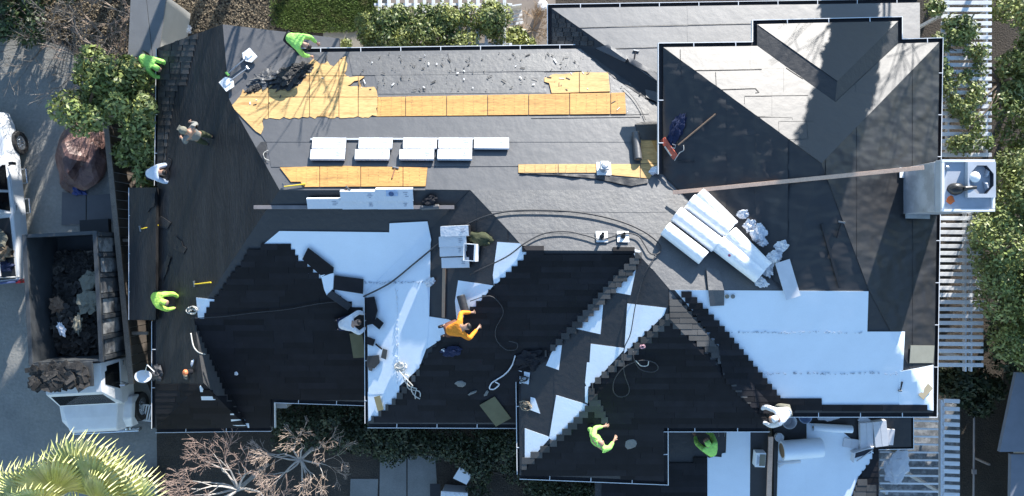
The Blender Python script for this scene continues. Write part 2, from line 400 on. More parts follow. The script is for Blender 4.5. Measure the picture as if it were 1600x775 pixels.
# walls under the eaves
def wall_block(poly, ztop):
    bm = NB(); pts = [tuple(W(p[0], p[1], ztop))[:2] for p in poly]
    prism(bm, pts, -.05, ztop - .2)
    return obj('wall', bm, wall_m, house)
wall_block([(275, 95), (415, 95), (1010, 100), (1010, 300), (700, 300), (600, 420), (545, 600), (445, 600), (445, 640), (275, 640)], 1.85)
wall_block([(600, 440), (835, 440), (835, 635), (600, 635)], 2.65)
wall_block([(890, 35), (1060, 35), (1060, 150), (890, 150)], 2.9)
wall_block([(1062, 36), (1412, 30), (1412, 140), (1062, 140)], 2.9)
wall_block([(1064, 160), (1436, 160), (1430, 618), (1240, 618), (1064, 480)], 4.3)
wall_block([(1210, 66), (1378, 64), (1378, 158), (1210, 158)], 4.3)
wall_block([(838, 580), (1010, 520), (1062, 520), (1170, 640), (1012, 640), (1012, 722), (838, 722)], 3.45)
wall_block([(950, 725), (1180, 672), (1180, 800), (950, 800)], 2.7)
wall_block([(1225, 650), (1400, 650), (1400, 690), (1350, 690), (1350, 800), (1225, 800)], 2.7)
wall_block([(375, 62), (505, 78), (505, 92), (375, 92)], 2.5)
# gutters: channel with white lip and straps
def gutter(pts, out=1, wd=.11, every=1.12):
    P = [W(p[0], p[1], p[2]) for p in pts]
    n = len(P); D = []
    for i in range(n):
        a, b = P[max(i - 1, 0)], P[min(i + 1, n - 1)]
        if 0 < i < n - 1:
            t1 = (P[i] - P[i - 1]).normalized(); t2 = (P[i + 1] - P[i]).normalized()
            n1 = Vector((t1.y, -t1.x, 0)).normalized(); n2 = Vector((t2.y, -t2.x, 0)).normalized()
            nn = (n1 + n2); nn = nn / max(.3, nn.dot(n1))
        else:
            t1 = (b - a).normalized(); nn = Vector((t1.y, -t1.x, 0)).normalized()
        D.append(nn * out)
    bm = NB(); prof = [(.0, -.03), (.0, -.12), (wd, -.12), (wd, -.012), (wd + .018, -.012), (wd + .018, -.145), (-.004, -.145)]
    rings = [[bm.verts.new(P[i] + D[i] * a + Vector((0, 0, b))) for a, b in prof] for i in range(n)]
    for i in range(n - 1):
        for k in range(len(prof)):
            kk = (k + 1) % len(prof)
            f = bm.faces.new((rings[i][k], rings[i][kk], rings[i + 1][kk], rings[i + 1][k])); f.material_index = 1 if k in (0, 1, 2) else 0
    bm.faces.new(rings[0]); bm.faces.new(rings[-1][::-1])
    o = obj('gutter', bm, [white_pt, gut_in], house)
    for i in range(n - 1):
        L_ = (P[i + 1] - P[i]).length; t = (P[i + 1] - P[i]).normalized(); nrm = Vector((t.y, -t.x, 0)).normalized() * out
        for j in range(1, int(L_ / every) + 1):
            c = P[i] + t * (j * every - .3) + nrm * (wd / 2); b2 = NB()
            box(b2, c + Vector((0, 0, -.006)), (.02, wd + .02, .006), math.atan2(t.y, t.x)); obj('gutter_strap', b2, white_pt, o)
def gv(*names): return [(V[n][0], V[n][1], ZV[n]) for n in names]
def gp(lst, z): return [(a, b, z) for a, b in lst]
gutter(gv('Tv', 'Te1'), -1); gutter(gv('k5', 'k1', 'k2'), -1)
gutter([(1036, 272, ZV['Ra'])] + gv('Ra', 'Rb', 'Ba', 'Bb', 'Rc', 'Rd', 'Re', 'Rf'), -1)
gutter(gv('Bc1', 'Bb1', 'Ba1'), 1)
gutter(gv('BL', 'Bd1', 'Bc1'), 1); gutter([(x, y, fz(FT['LS'], x, y)) for x, y in ((243, 502), (243, 670))], 1)
gutter(gv('x4', 'x3'), 1, .03); gutter([(x, y, fz(FT['M'], x, y)) for x, y in ((574, 662), (810, 663))], 1)
gutter([(x, y, fz(FT['L2'], x, y)) for x, y in ((573, 455), (574, 662))], 1, .06)
gutter([(x, y, fz(FT['L3'], x, y)) for x, y in ((810, 588), (812, 742))], 1, .06)
gutter(gv('Pc', 'Pb', 'Pa'), 1); gutter(gv('Pa', 'Hx'), 1)
gutter([(x, y, fz(FT['Q2'], x, y)) for x, y in ((1372, 699), (1424, 698), (1424, 640))], 1, .06)
gutter([(x, y, fz(FT['LS'], x, y)) for x, y in ((247, 75), (244, 290))], 1, .05)

# ---------------------------------------------------------------- felt courses over the sheathing
def felts(poly, facets, m, dz, wr=.002, name='felt_sheet', grid=10, wf=1.6): return sheet(name, poly, facets, m, dz, grid=grid, wr=wr, wf=wf, parent=house)
# main upper slope, three roll-wide courses and the loose old one at the eave
felts([(412, 184), (1000, 181), (1035, 182), (1035, 222), (416, 222), (408, 210)], 'T', felt_grey, .022, .003)
felts([(416, 219), (1035, 219), (1036, 259), (424, 261)], 'T', felt_grey, .013, .003)
felts([(668, 263), (1040, 259), (1042, 300), (735, 297), (665, 296)], 'T', felt_grey, .013, .006)
felts([(735, 297), (1060, 297), (1090, 330), (1000, 332), (766, 330)], 'T', felt_dust, .02, .003)
felts([(766, 330), (1100, 327), (1140, 366), (1000, 365), (798, 364)], 'T', felt_dust, .013, .003)
felts([(797, 363), (1140, 363), (1190, 420), (1020, 422), (993, 392), (822, 391)], 'T', felt_dust, .008, .003)
felts([(1019, 420), (1190, 420), (1225, 453), (1047, 453)], 'T', felt_dust, .014, .008)
for x0, x1, y0, y1, d in ((545, 760, 86, 118, .012), (700, 905, 84, 113, .02), (585, 850, 113, 147, .008), (952, 1010, 118, 180, .01)):
    felts([(x0, y0), (x1, y0 - 2), (x1 + 4, y1 - 2), (x0 + 6, y1)], 'T', felt_dust, d, .006)
# upper back roof and right block: pale courses, each lapped over the one below
for i, (y0, y1) in enumerate(((8, 44), (42, 78), (76, 112), (110, 140))):
    for x0, x1 in ((864, 1075), (1073, 1290), (1288, 1437)):
        felts([(x0, y0 + i), (x1, y0 - .004 * (x1 - x0) + i), (x1 + 2, y1 + i), (x0 + 2, y1 + i)], 'BT', felt_back, .010 + .006 * i + (.005 if x0 == 1073 else 0), .004)
for i, (y0, y1) in enumerate(((68, 107), (105, 146), (144, 186), (184, 222), (220, 256))):
    xs = [1030] + sorted([rng.uniform(1120, 1280), 1305, rng.uniform(1330, 1420)]) + [1470]
    for j, (x0, x1) in enumerate(zip(xs, xs[1:])):
        felts([(x0, y0), (x1 + 3, y0), (x1 + 4, y1), (x0, y1)], 'RT', felt_pale, .010 + .004 * i + .006 * (j % 2), .004)
for y0, y1, d in ((34, 68, .01), (66, 100, .016), (98, 128, .02)):
    felts([(1185, y0), (1403, y0), (1403, y1), (1185, y1)], 'DT', felt_pale, d, .004)
# vertical felt runs on the left-facing and right-facing slopes of the right block
for i, x0 in enumerate((1036, 1084, 1132, 1180)):
    felts([(x0, 60), (x0 + 50, 60), (x0 + 50, 460), (x0, 460)], 'RL RX', felt_wr, .014 + .008 * (i % 2), .05, grid=6, wf=2.0)
for i, x0 in enumerate((1290, 1338, 1386, 1425)):
    felts([(x0, 60), (x0 + 50, 60), (x0 + 50, 640), (x0, 640)], 'RR', felt_wr, .014 + .008 * (i % 2), .014, grid=9, wf=1.7)
for i, x0 in enumerate((700, 745)):
    felts([(x0, 290), (x0 + 48, 300), (x0 + 48, 500), (x0, 500)], 'L2', felt, .012 + .006 * i, .012, grid=9)
for i, (x0, x1) in enumerate(((812, 868), (866, 922), (920, 982), (980, 1044))):
    felts([(x0, 390), (x1, 390), (x1, 740), (x0, 740)], 'L3', felt, .012 + .007 * (i % 2), .012, grid=9)

# ---------------------------------------------------------------- bare plywood panels
def panels(poly, xs, ys, m, jit=1.0):
    for i, (x0, x1) in enumerate(zip(xs, xs[1:])):
        for j, (y0, y1) in enumerate(zip(ys, ys[1:])):
            c = clip(poly, [(x0 + .6, y0 + .5), (x1 - .6, y0 + .5), (x1 - .6, y1 - .5), (x0 + .6, y1 - .5)])
            if len(c) > 2 and abs(area2(c)) > 60: sheet('plywood_panel', c, ['T'], m, .036 + .003 * ((i + j) % 2), th=.035, parent=house)
def clipmany(poly, xs, ys, m): panels(poly, xs, ys, m)
def ragged(poly, amp, seed, keep=()):
    g = random.Random(seed); out = []
    for i, a in enumerate(poly):
        b = poly[(i + 1) % len(poly)]; n = max(1, int(math.hypot(b[0] - a[0], b[1] - a[1]) / 6)); out.append(a)
        if i in keep: continue
        for k in range(1, n): out.append((a[0] + (b[0] - a[0]) * k / n + g.uniform(-amp, amp), a[1] + (b[1] - a[1]) * k / n + g.uniform(-amp, amp)))
    return out
O1 = [(362, 166), (368, 160), (380, 140), (388, 148), (400, 135), (404, 142), (440, 128), (452, 140), (470, 132), (478, 118), (482, 100), (490, 92), (500, 100), (512, 96), (522, 104), (532, 92), (541, 88), (543, 100), (538, 116), (547, 121), (570, 120), (562, 126), (543, 134), (572, 137), (585, 136), (590, 150), (590, 182), (412, 185), (408, 210), (400, 205)]
panels(ragged(O1, 2.2, 5, (29, 30, 31)), [355, 420, 484, 530, 560, 592], [85, 119, 152, 215], osb2)
panels([(590, 152), (976, 145), (978, 178), (590, 182)], [588, 634, 698, 762, 826, 890, 954, 980], [140, 185], osb)
panels(ragged([(840, 124), (850, 122), (862, 117), (905, 113), (950, 114), (953, 143), (862, 146), (858, 130)], 1.6, 6, (3, 4, 5)), [850, 905, 955], [110, 148], osb2)
panels([(438, 262), (520, 259), (668, 262), (665, 291), (476, 292), (470, 284), (455, 284)], [430, 500, 564, 630, 670], [255, 295], osb)
panels([(810, 257), (935, 256), (998, 256), (1003, 205), (1012, 208), (1031, 250), (1015, 279), (960, 274), (930, 270), (810, 270)], [808, 872, 936, 1000, 1035], [200, 256, 282], osb2)
panels([(1003, 218), (1034, 217), (1034, 247), (1022, 247)], [1000, 1036], [216, 250], osb)
sheet('felt_patch', [(992, 194), (1002, 191), (1035, 190), (1035, 219), (1003, 219), (995, 208)], ['T'], felt, .045, grid=8, wr=.01, parent=house)
sheet('felt_patch', [(408, 222), (417, 221), (416, 258), (400, 232)], ['T'], felt, .018, parent=house)
# torn valley between main roof and back roof: strip of bare dark boards under curled felt
sheet('valley_liner', [(905, 74), (935, 78), (985, 102), (1012, 118), (1036, 138), (1036, 166), (1010, 155), (960, 122), (930, 95)], 'T BLf BT', black_pl, .012, grid=10, wr=.02, wf=3, parent=house)
sheet('felt_patch', [(1008, 140), (1034, 146), (1034, 164), (1009, 152)], 'T BLf BT', felt_dust, .05, th=.03, parent=house)
sheet('felt_flap', [(930, 76), (938, 80), (976, 98), (980, 92), (984, 100), (1010, 113), (1034, 134), (1036, 120), (1000, 100), (950, 70)], 'BT BLf T', felt_grey, .05, grid=8, wr=.06, wf=2.5, parent=house)

# ---------------------------------------------------------------- pale underlayment sheets (white, in the roof's own shade)
def ul(poly, facets, dz=.03, wr=.001, grid=9): return sheet('underlayment_sheet', poly, facets, white_ul, dz, grid=grid, wr=wr, wf=1.5, parent=house)
ul([(437, 361), (608, 363), (668, 378), (673, 372), (672, 441), (480, 441), (412, 382)], 'B1 L2')
ul([(480, 439), (672, 439), (671, 492), (573, 490), (520, 470)], 'B1 L2', .024)
ul([(609, 349), (668, 346), (674, 375), (672, 384), (608, 379)], 'B1 L2', .04)
ul([(574, 485), (622, 440), (628, 520), (624, 600), (624, 614), (576, 616)], 'L2 M', .036)
ul([(621, 440), (668, 441), (671, 490), (668, 540), (655, 575), (623, 604)], 'L2 M', .044)
ul([(575, 612), (624, 612), (612, 640), (576, 658)], 'L2 M', .030)
ul([(668, 494), (701, 499), (712, 505), (690, 530), (667, 545)], 'L2 M', .036)
ul([(777, 378), (822, 381), (824, 400), (800, 425), (772, 446), (770, 430)], 'L2 M', .03)
ul([(716, 438), (771, 446), (745, 478), (714, 505), (711, 470)], 'L2 M', .036)
ul([(993, 422), (985, 461), (957, 456)], 'L3 M T'); ul([(986, 388), (1000, 392), (1000, 404), (993, 402)], 'L3 M T')
ul([(943, 468), (938, 522), (893, 512)], 'L3 M')
ul([(980, 474), (1041, 481), (1037, 492), (1002, 527), (975, 552)], 'L3 P1', .036)
ul([(923, 537), (977, 544), (925, 601), (917, 605), (914, 598), (917, 566), (921, 566)], 'L3 P1', .03)
ul([(869, 617), (918, 632), (920, 642), (865, 690), (858, 684)], 'L3 P1', .036)
ul([(820, 669), (860, 683), (820, 728)], 'L3 P1', .03)
ul([(879, 531), (873, 578), (853, 571), (862, 550)], 'L3 M'); ul([(829, 620), (836, 622), (844, 646), (828, 640)], 'L3')
ul([(808, 578), (828, 582), (826, 600), (806, 598)], 'L3 M', .05); ul([(914, 603), (919, 604), (918, 630), (914, 628)], 'L3', .03)
ul([(1054, 453), (1356, 455), (1354, 521), (1110, 519)], 'P3 RR RX P2 T', .036, .005); ul([(1100, 518), (1413, 518), (1410, 578), (1160, 580)], 'P3 RR P2', .03, .005)
ul([(1150, 577), (1408, 575), (1408, 636), (1212, 632)], 'P3 RR P2', .024, .004)
ul([(1406, 580), (1457, 570), (1457, 641), (1404, 634)], 'P3 RR', .040, .012)
ul([(307, 465), (338, 468), (322, 500), (310, 497)], 'LS B1 SR')
for pts in ([(312, 600), (318, 608), (318, 613), (324, 613), (325, 618), (333, 619), (334, 623), (343, 624), (316, 626)], [(360, 641), (366, 645), (367, 650), (373, 651), (378, 656), (362, 658)], [(364, 664), (384, 660), (383, 655), (389, 658), (390, 665), (398, 669), (388, 668)]):
    ul(pts, 'SR SB B1', .045, 0, 0)
ul([(1106, 673), (1172, 674), (1171, 800), (1105, 800), (1105, 712), (1127, 714), (1128, 708), (1134, 707), (1135, 674)], 'Q1')
ul([(1216, 690), (1262, 706), (1262, 800), (1213, 800)], 'Q2', .03); ul([(1260, 660), (1310, 668), (1312, 800), (1260, 800)], 'Q2', .036)
ul([(1308, 668), (1335, 690), (1364, 706), (1366, 712), (1356, 726), (1340, 745), (1330, 775), (1320, 800), (1308, 800)], 'Q2', .030)

# ---------------------------------------------------------------- shingle courses
PIECES = []
def courses(poly, facets, m, name='shingle', step=9.0, strip=62, dz=.05, seed=0, right=False, gap=.35, spare=None, tri=False):
    r = random.Random(seed); ys = [p[1] for p in poly]; y = min(ys); i = 0
    while y < max(ys):
        ym = y + step * .55; xs = []
        for k in range(len(poly)):
            a, b = poly[k - 1], poly[k]
            if (a[1] > ym) != (b[1] > ym): xs.append(a[0] + (b[0] - a[0]) * (ym - a[1]) / (b[1] - a[1]))
        xs.sort()
        for xa, xb in zip(xs[::2], xs[1::2]):
            x = xa; first = True
            off = r.uniform(.35, 1)
            while x < xb - 1:
                wd = strip * (off if first else 1); first = False
                x1 = min(xb, x + wd)
                if xb - x1 < strip * .25: x1 = xb
                PIECES.append((abs(x1 - x), [(x + gap / 2, y), (x1 - gap / 2, y), (x1 - gap / 2, y + step * 1.08), (x + gap / 2, y + step * 1.08)], facets, m, name, dz + r.uniform(-.002, .004)))
                x = x1
        y += step; i += 1
courses([(412, 381), (455, 381), (456, 392), (462, 395), (470, 410), (480, 412), (505, 437), (530, 465), (573, 488), (573, 627), (423, 622), (423, 667), (392, 667), (355, 618), (305, 503), (318, 500), (325, 480), (340, 462), (365, 425), (380, 410), (384, 396), (408, 386)], 'B1 LS SR', shingle_m, dz=.06, seed=1)
courses([(822, 399), (993, 398), (960, 440), (900, 505), (862, 545), (850, 560), (812, 588), (810, 662), (577, 661), (600, 641), (640, 602), (655, 575), (690, 527), (712, 505), (770, 450), (800, 420)], 'M L2 L3 T', shingle_m, dz=.06, seed=2)
courses([(1045, 490), (1052, 500), (1080, 528), (1203, 655), (1200, 667), (990, 667), (1036, 670), (1037, 750), (814, 740), (816, 727), (865, 690), (920, 640), (940, 655), (920, 605), (960, 570), (1000, 527)], 'P1 L3 P2', shingle_m, dz=.06, seed=3)
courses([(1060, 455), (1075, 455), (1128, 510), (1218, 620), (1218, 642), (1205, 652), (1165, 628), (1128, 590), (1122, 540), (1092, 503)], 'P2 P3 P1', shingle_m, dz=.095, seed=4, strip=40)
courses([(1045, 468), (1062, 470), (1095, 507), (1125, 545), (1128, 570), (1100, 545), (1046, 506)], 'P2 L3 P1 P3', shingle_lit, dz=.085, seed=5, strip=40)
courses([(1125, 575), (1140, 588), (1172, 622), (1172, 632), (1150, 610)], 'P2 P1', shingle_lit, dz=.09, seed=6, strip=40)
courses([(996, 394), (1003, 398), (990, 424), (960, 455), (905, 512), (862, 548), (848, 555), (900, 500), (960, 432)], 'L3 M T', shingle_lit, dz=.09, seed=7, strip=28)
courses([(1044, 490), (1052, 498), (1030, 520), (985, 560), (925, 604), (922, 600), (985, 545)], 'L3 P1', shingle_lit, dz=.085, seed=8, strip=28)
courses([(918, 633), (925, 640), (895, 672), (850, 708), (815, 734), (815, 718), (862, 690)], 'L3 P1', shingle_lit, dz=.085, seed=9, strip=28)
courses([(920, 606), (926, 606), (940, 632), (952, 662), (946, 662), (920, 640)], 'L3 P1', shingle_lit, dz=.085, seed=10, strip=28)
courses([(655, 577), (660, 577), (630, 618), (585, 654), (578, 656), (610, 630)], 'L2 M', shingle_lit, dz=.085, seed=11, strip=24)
courses([(1215, 622), (1283, 624), (1283, 640), (1215, 640)], 'P3', shingle_m, dz=.06, seed=12); courses([(1283, 632), (1440, 633), (1455, 641), (1283, 641)], 'P3 RR', shingle_m, dz=.06, seed=13)
courses([(812, 384), (850, 385), (850, 398), (822, 398)], 'T M L2', shingle_m, dz=.06, seed=14); courses([(957, 386), (990, 387), (995, 400), (957, 398)], 'T M L3', shingle_m, dz=.06, seed=15)
courses([(242, 600), (300, 600), (360, 625), (388, 660), (388, 668), (246, 668)], 'SB LS SR', shingle_m, dz=.05, seed=16)
courses([(1372, 690), (1372, 800), (1325, 800), (1340, 748), (1358, 722)], 'Q2', shingle_m, dz=.05, seed=17)
courses([(1340, 748), (1368, 758), (1368, 800), (1322, 800)], 'Q2', shingle_lit, dz=.062, seed=18, strip=30)
courses([(940, 752), (1104, 714), (1104, 800), (940, 800)], 'Q1', shingle_m, dz=.05, seed=19)
PIECES.sort(key=lambda t: -t[0])
def lay(pcs, name_stuff):
    for wd, poly, fc, m, nm, dz in pcs[:300]: sheet(nm, poly, fc, m, dz - .010, dz, th=.02, parent=house)
    byf = {}
    for t in pcs[300:]: byf.setdefault(t[3].name, []).append(t)
    for mn, lst in byf.items():
        bm = NB()
        for wd, poly, fc, m, nm, dz in lst:
            b = NB(); sheet('', poly, fc, m, dz - .010, dz, th=.02, bm=b)
            base = len(bm.verts); bm.verts.ensure_lookup_table(); b.verts.index_update()
            nvs = [bm.verts.new(v.co) for v in b.verts]
            for f in b.faces: bm.faces.new([nvs[v.index] for v in f.verts])
            b.free()
        me = bpy.data.meshes.new(name_stuff); bm.normal_update(); bm.to_mesh(me); bm.free()
        link(name_stuff, me, lst[0][3], house)['kind'] = 'stuff'
lay(PIECES, 'shingle_courses')
# old weathered shingles still on the roof
PIECES = []
courses([(862, 22), (872, 24), (935, 74), (863, 75)], ['BLf'], shingle_old, 'weathered_shingle', 7, 12, .04, 21, gap=1.2)
courses([(250, 78), (300, 52), (310, 55), (300, 95), (292, 130), (272, 142), (250, 140)], ['LS'], shingle_old, 'weathered_shingle', 9, 17, .04, 22, gap=1.0)
courses([(247, 140), (275, 142), (262, 220), (258, 262), (246, 262)], ['LS'], shingle_old, 'weathered_shingle', 11, 13, .03, 23, gap=1.0)
lay(PIECES, 'weathered_courses')

# dusty torn felt left on the dark left slope
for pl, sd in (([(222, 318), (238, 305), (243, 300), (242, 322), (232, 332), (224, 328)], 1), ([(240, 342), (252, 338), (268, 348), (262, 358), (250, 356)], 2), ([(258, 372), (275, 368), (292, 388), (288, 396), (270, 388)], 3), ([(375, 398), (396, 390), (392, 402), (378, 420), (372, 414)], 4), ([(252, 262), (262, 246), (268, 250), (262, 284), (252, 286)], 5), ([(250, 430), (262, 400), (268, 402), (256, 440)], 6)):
    sheet('torn_felt_patch', ragged(pl, 1.5, sd), 'LS LX', felt_worn_sunlit, .035, grid=6, wr=.03, wf=3, parent=house)
# ---------------------------------------------------------------- chimney (thing of its own: masonry stack beside the eave)
cap_m = mat('chimney_cap_metal', (.42, .45, .50), .5, .12, 3, .05, 30)
dark_in = mat('dark_flue', (.02, .025, .04), .8, .2, 5)
a, b = W(1414, 262, 5.0), W(1484, 334, 5.0)
chim = thing('chimney', 'grey stucco chimney with pale metal cap at the right eave', 'chimney', Matrix.Translation(((a.x + b.x) / 2, (a.y + b.y) / 2, 0)))
cw, ch = b.x - a.x, a.y - b.y
bm = NB(); box(bm, (0, 0, 3.2), (cw, ch, 6.4), bev=.02); obj('stack', bm, stucco, chim)
bm = NB()
box(bm, (-cw / 2 - .09, ch / 2 - .13, 5.02), (.16, .26, .02), Matrix.Rotation(R(22), 4, 'Y')); obj('flashing', bm, white_pt, chim)
bm = NB(); box(bm, (-.18, -ch / 2 - .06, 4.86), (cw * .75, .12, .02), Matrix.Rotation(R(22), 4, 'Y')); obj('flashing', bm, metal_g, chim)
bm = NB(); box(bm, (.06, 0, 6.52), (cw + .10, ch + .04, .24), bev=.015); obj('cap_slab', bm, cap_m, chim)
bm = NB()
X0, X1, Y0, Y1 = .06 - (cw + .1) / 2, .06 + (cw + .1) / 2, -(ch + .04) / 2, (ch + .04) / 2
for c, s in (((.06, Y1 - .03, 6.67), (cw + .1, .06, .06)), ((.06, Y0 + .03, 6.67), (cw + .1, .06, .06)), ((X0 + .03, 0, 6.672), (.06, ch - .10, .06)), ((X1 - .03, 0, 6.672), (.06, ch - .10, .06))): box(bm, c, s)
obj('cap_rim', bm, white_pt, chim)
bm = NB(); cx, cy = X1 - .36, .13
oc = [(cx + .30 * math.cos(R(22.5 + 45 * k)) , cy + .36 * math.sin(R(22.5 + 45 * k))) for k in range(8)]
ri = [bm.verts.new((x, y, 6.78)) for x, y in oc]; lo = [bm.verts.new((x, y, 6.62)) for x, y in oc]
sq = [(cx + .33, cy + .04), (cx + .33, cy + .41), (cx + .05, cy + .41), (cx - .05, cy + .41), (cx - .33, cy + .41), (cx - .33, cy - .41), (cx - .05, cy - .41), (cx + .33, cy - .41)]
sq = sorted([(cx + .33 * a_, cy + .42 * b_) for a_, b_ in ((1, .3), (1, 1), (.3, 1), (-.3, 1), (-1, 1), (-1, -1), (.3, -1), (1, -1))], key=lambda p: math.atan2(p[1] - cy, p[0] - cx) % (2 * math.pi))
so_ = [bm.verts.new((x, y, 6.78)) for x, y in sq]; sb_ = [bm.verts.new((x, y, 6.645)) for x, y in sq]
for k in range(8):
    kk = (k + 1) % 8
    bm.faces.new((ri[k], ri[kk], so_[kk], so_[k])); bm.faces.new((so_[k], so_[kk], sb_[kk], sb_[k])); bm.faces.new((ri[k], ri[kk], lo[kk], lo[k])).material_index = 1
bm.faces.new(lo).material_index = 1
obj('flue_shroud', bm, [cap_m, dark_in], chim)
bm = NB(); lathe(bm, [(.13, 0), (.13, .04), (.10, .07), (.04, .09), (0, .095)], 20, (cx - .16, cy + .06, 6.74)); obj('flue_cap', bm, white_pt, chim, smooth=True)
bm = NB(); box(bm, (cx + .16, cy - .14, 6.70), (.09, .24, .09), .25, taper=.4); box(bm, (cx + .18, cy + .16, 6.70), (.07, .2, .09), -.3, taper=.4); obj('baffle', bm, cap_m, chim)
bm = NB(); lathe(bm, [(.05, 0), (.05, .06), (.02, .08)], 12, (X0 + .14, .42, 6.64)); obj('bolt_post', bm, metal_g, chim)
Mc = Matrix.Translation((a.x + .25 + .12, (a.y + b.y) / 2 - .08, 6.64))
bl = thing('leaf_blower', 'black handheld blower resting on the chimney cap', 'leaf blower', Mc)
bm = NB(); crumple(bm, (.2, .15, .16), .12, 1.5, 3); obj('motor_housing', bm, black_pl, bl, smooth=True)
bm = NB(); tube(bm, [(.1, 0, .12), (.3, .02, .12), (.42, .03, .1)], [.06, .05, .04], 10); obj('nozzle', bm, black_pl, bl)
bm = NB(); tube(bm, [(-.16, 0, .1), (-.1, .03, .26), (.06, .03, .28), (.14, 0, .15)], .018, 6); obj('handle', bm, rubber, bl)
rag_o = mat('orange_rag', (.75, .17, .04), .8, .15, 9)
bm = NB(); crumple(bm, (.1, .1, .03), .3, 3, 5, 2); tag(obj('rag', bm, rag_o, None, Mc @ Matrix.Translation((-.12, -.26, 0))), 'small orange rag at the left edge of the chimney cap', 'rag')

# ---------------------------------------------------------------- shingle bundles
print_m = mat('grey_print', (.16, .19, .27), .6, .3, 40)
PX = 1 / 58.0
def bundle(px, py, wpx, hpx, label, group, ang=0, dz=.0, h=.09, marks=True, seed=0):
    M = onroof(px, py, ang, .045 + dz); t = thing('shingle_bundle', label, 'shingle bundle', M, group)
    wd, dp = wpx * PX, hpx * PX; r = random.Random(seed)
    bm = NB(); box(bm, (0, 0, h * .42), (wd - .015, dp - .012, h * .84), bev=.006); obj('shingle_stack', bm, shingle_m, t)
    bm = NB(); n, k = 10, 4; g = [[None] * (k + 1) for _ in range(n + 1)]
    for i in range(n + 1):
        for j in range(k + 1):
            x, y = (i / n - .5) * wd, (j / k - .5) * (dp + .01)
            z = h + .004 + .006 * noise.noise(Vector((x * 5 + seed, y * 7, seed * 1.7)))
            if j == 0: z = h * .35
            if j == k: z = h * .3
            if j in (1, k - 1): y *= 1.85 if k == 4 else 1
            g[i][j] = bm.verts.new((x + r.uniform(-.003, .003), y, z))
    for i in range(n):
        for j in range(k): bm.faces.new((g[i][j], g[i + 1][j], g[i + 1][j + 1], g[i][j + 1]))
    obj('wrapper', bm, white_ul if False else wrap_m, t, smooth=False)
    if marks:
        bm = NB()
        for q in range(3): box(bm, (wd * .30 + r.uniform(-.03, .03), dp * (.22 - .16 * q), h + .0145), (r.uniform(.06, .14), .010, .002))
        obj('print_mark', bm, print_m, t)
    return t
wrap_m = mat('white_wrapper', (.64, .66, .70), .35, .04, 6, .25, 16, spec=.5)
g1 = 'shingle bundles in a row on the upper slope'
nm = ['leftmost', 'second from left', 'third from left', 'fourth from left']
for i, (xu, xl, yl) in enumerate(((516, 514, 245), (588, 583, 245), (657, 652, 245), (712, 711, 245))):
    bundle(xu, 227, 52, 19, 'white wrapped shingle bundle, upper one of the %s pair on the grey felt' % nm[i], g1, 0, .0, seed=i)
    bundle(xl, yl, 53, 17, 'white wrapped shingle bundle, lower one of the %s pair on the grey felt' % nm[i], g1, 0, .0, .11, seed=i + 10)
bundle(768, 227, 54, 19, 'single white shingle bundle at the right end of the upper row', g1, 0, seed=20)
g2 = 'shingle bundles straddling the main ridge'
bundle(563, 302, 56, 17, 'white bundle on the ridge left of the bundle with the blue picture', g2, 0, .05, .13, seed=21)
t_ = bundle(618, 300, 56, 20, 'white ridge bundle printed with a small blue picture', g2, 0, .05, .13, seed=22)
bm = NB(); box(bm, (-.06, .06, .147), (.30, .17, .003)); obj('printed_panel', bm, mat('blue_print', (.35, .45, .62), .5, .3, 9), t_)
bm = NB(); lathe(bm, [(.07, 0), (.06, .012), (.02, .018), (0, .02)], 14, (-.08, .04, .148)); obj('printed_disc', bm, mat('dark_blue_print', (.05, .10, .22), .5, .2, 9), t_)
bundle(509, 315, 53, 17, 'bluish shaded bundle at the left end of the ridge row', g2, 0, .02, seed=23)
bundle(564, 317, 54, 14, 'shaded bundle just below the plain white ridge bundle', g2, 0, .02, seed=24)
bundle(619, 317, 54, 14, 'shaded bundle just below the ridge bundle with blue picture', g2, 0, .02, seed=25)
g3 = 'stepped stack of bundles in the valley'
for i, (y, x, wv) in enumerate(((361, 718, 47), (377, 714, 46), (392, 713, 44), (410, 716, 47))):
    bundle(x, y, wv, 16, 'shingle bundle in the valley stack beside the open carton, ' + ('topmost and sunlit', 'second from the top', 'third from the top', 'lowest and widest')[i], g3, 2, .03 + .025 * (3 - i), .10 + .02 * (3 - i), seed=30 + i)
# open white carton on that stack
t = thing('open_carton', 'open white carton with dark inside beside the valley bundle stack', 'carton', onroof(741, 394, -3, .12))
for c, s in (((-.16, 0, .1), (.02, .45, .2)), ((.16, 0, .1), (.05, .45, .2)), ((0, .215, .1), (.3, .02, .2)), ((0, -.215, .1), (.3, .02, .2))):
    bm = NB(); box(bm, c, s); obj('carton_side', bm, white_pt, t)
bm = NB(); box(bm, (0, 0, .01), (.3, .41, .02)); obj('carton_base', bm, dark_in, t)
bm = NB(); crumple(bm, (.36, .17, .14), .5, 2.2, 11); tag(obj('jacket', bm, olive_cl, None, onroof(752, 373, -10, .06), smooth=True), 'crumpled olive green jacket beside the open white carton', 'jacket')

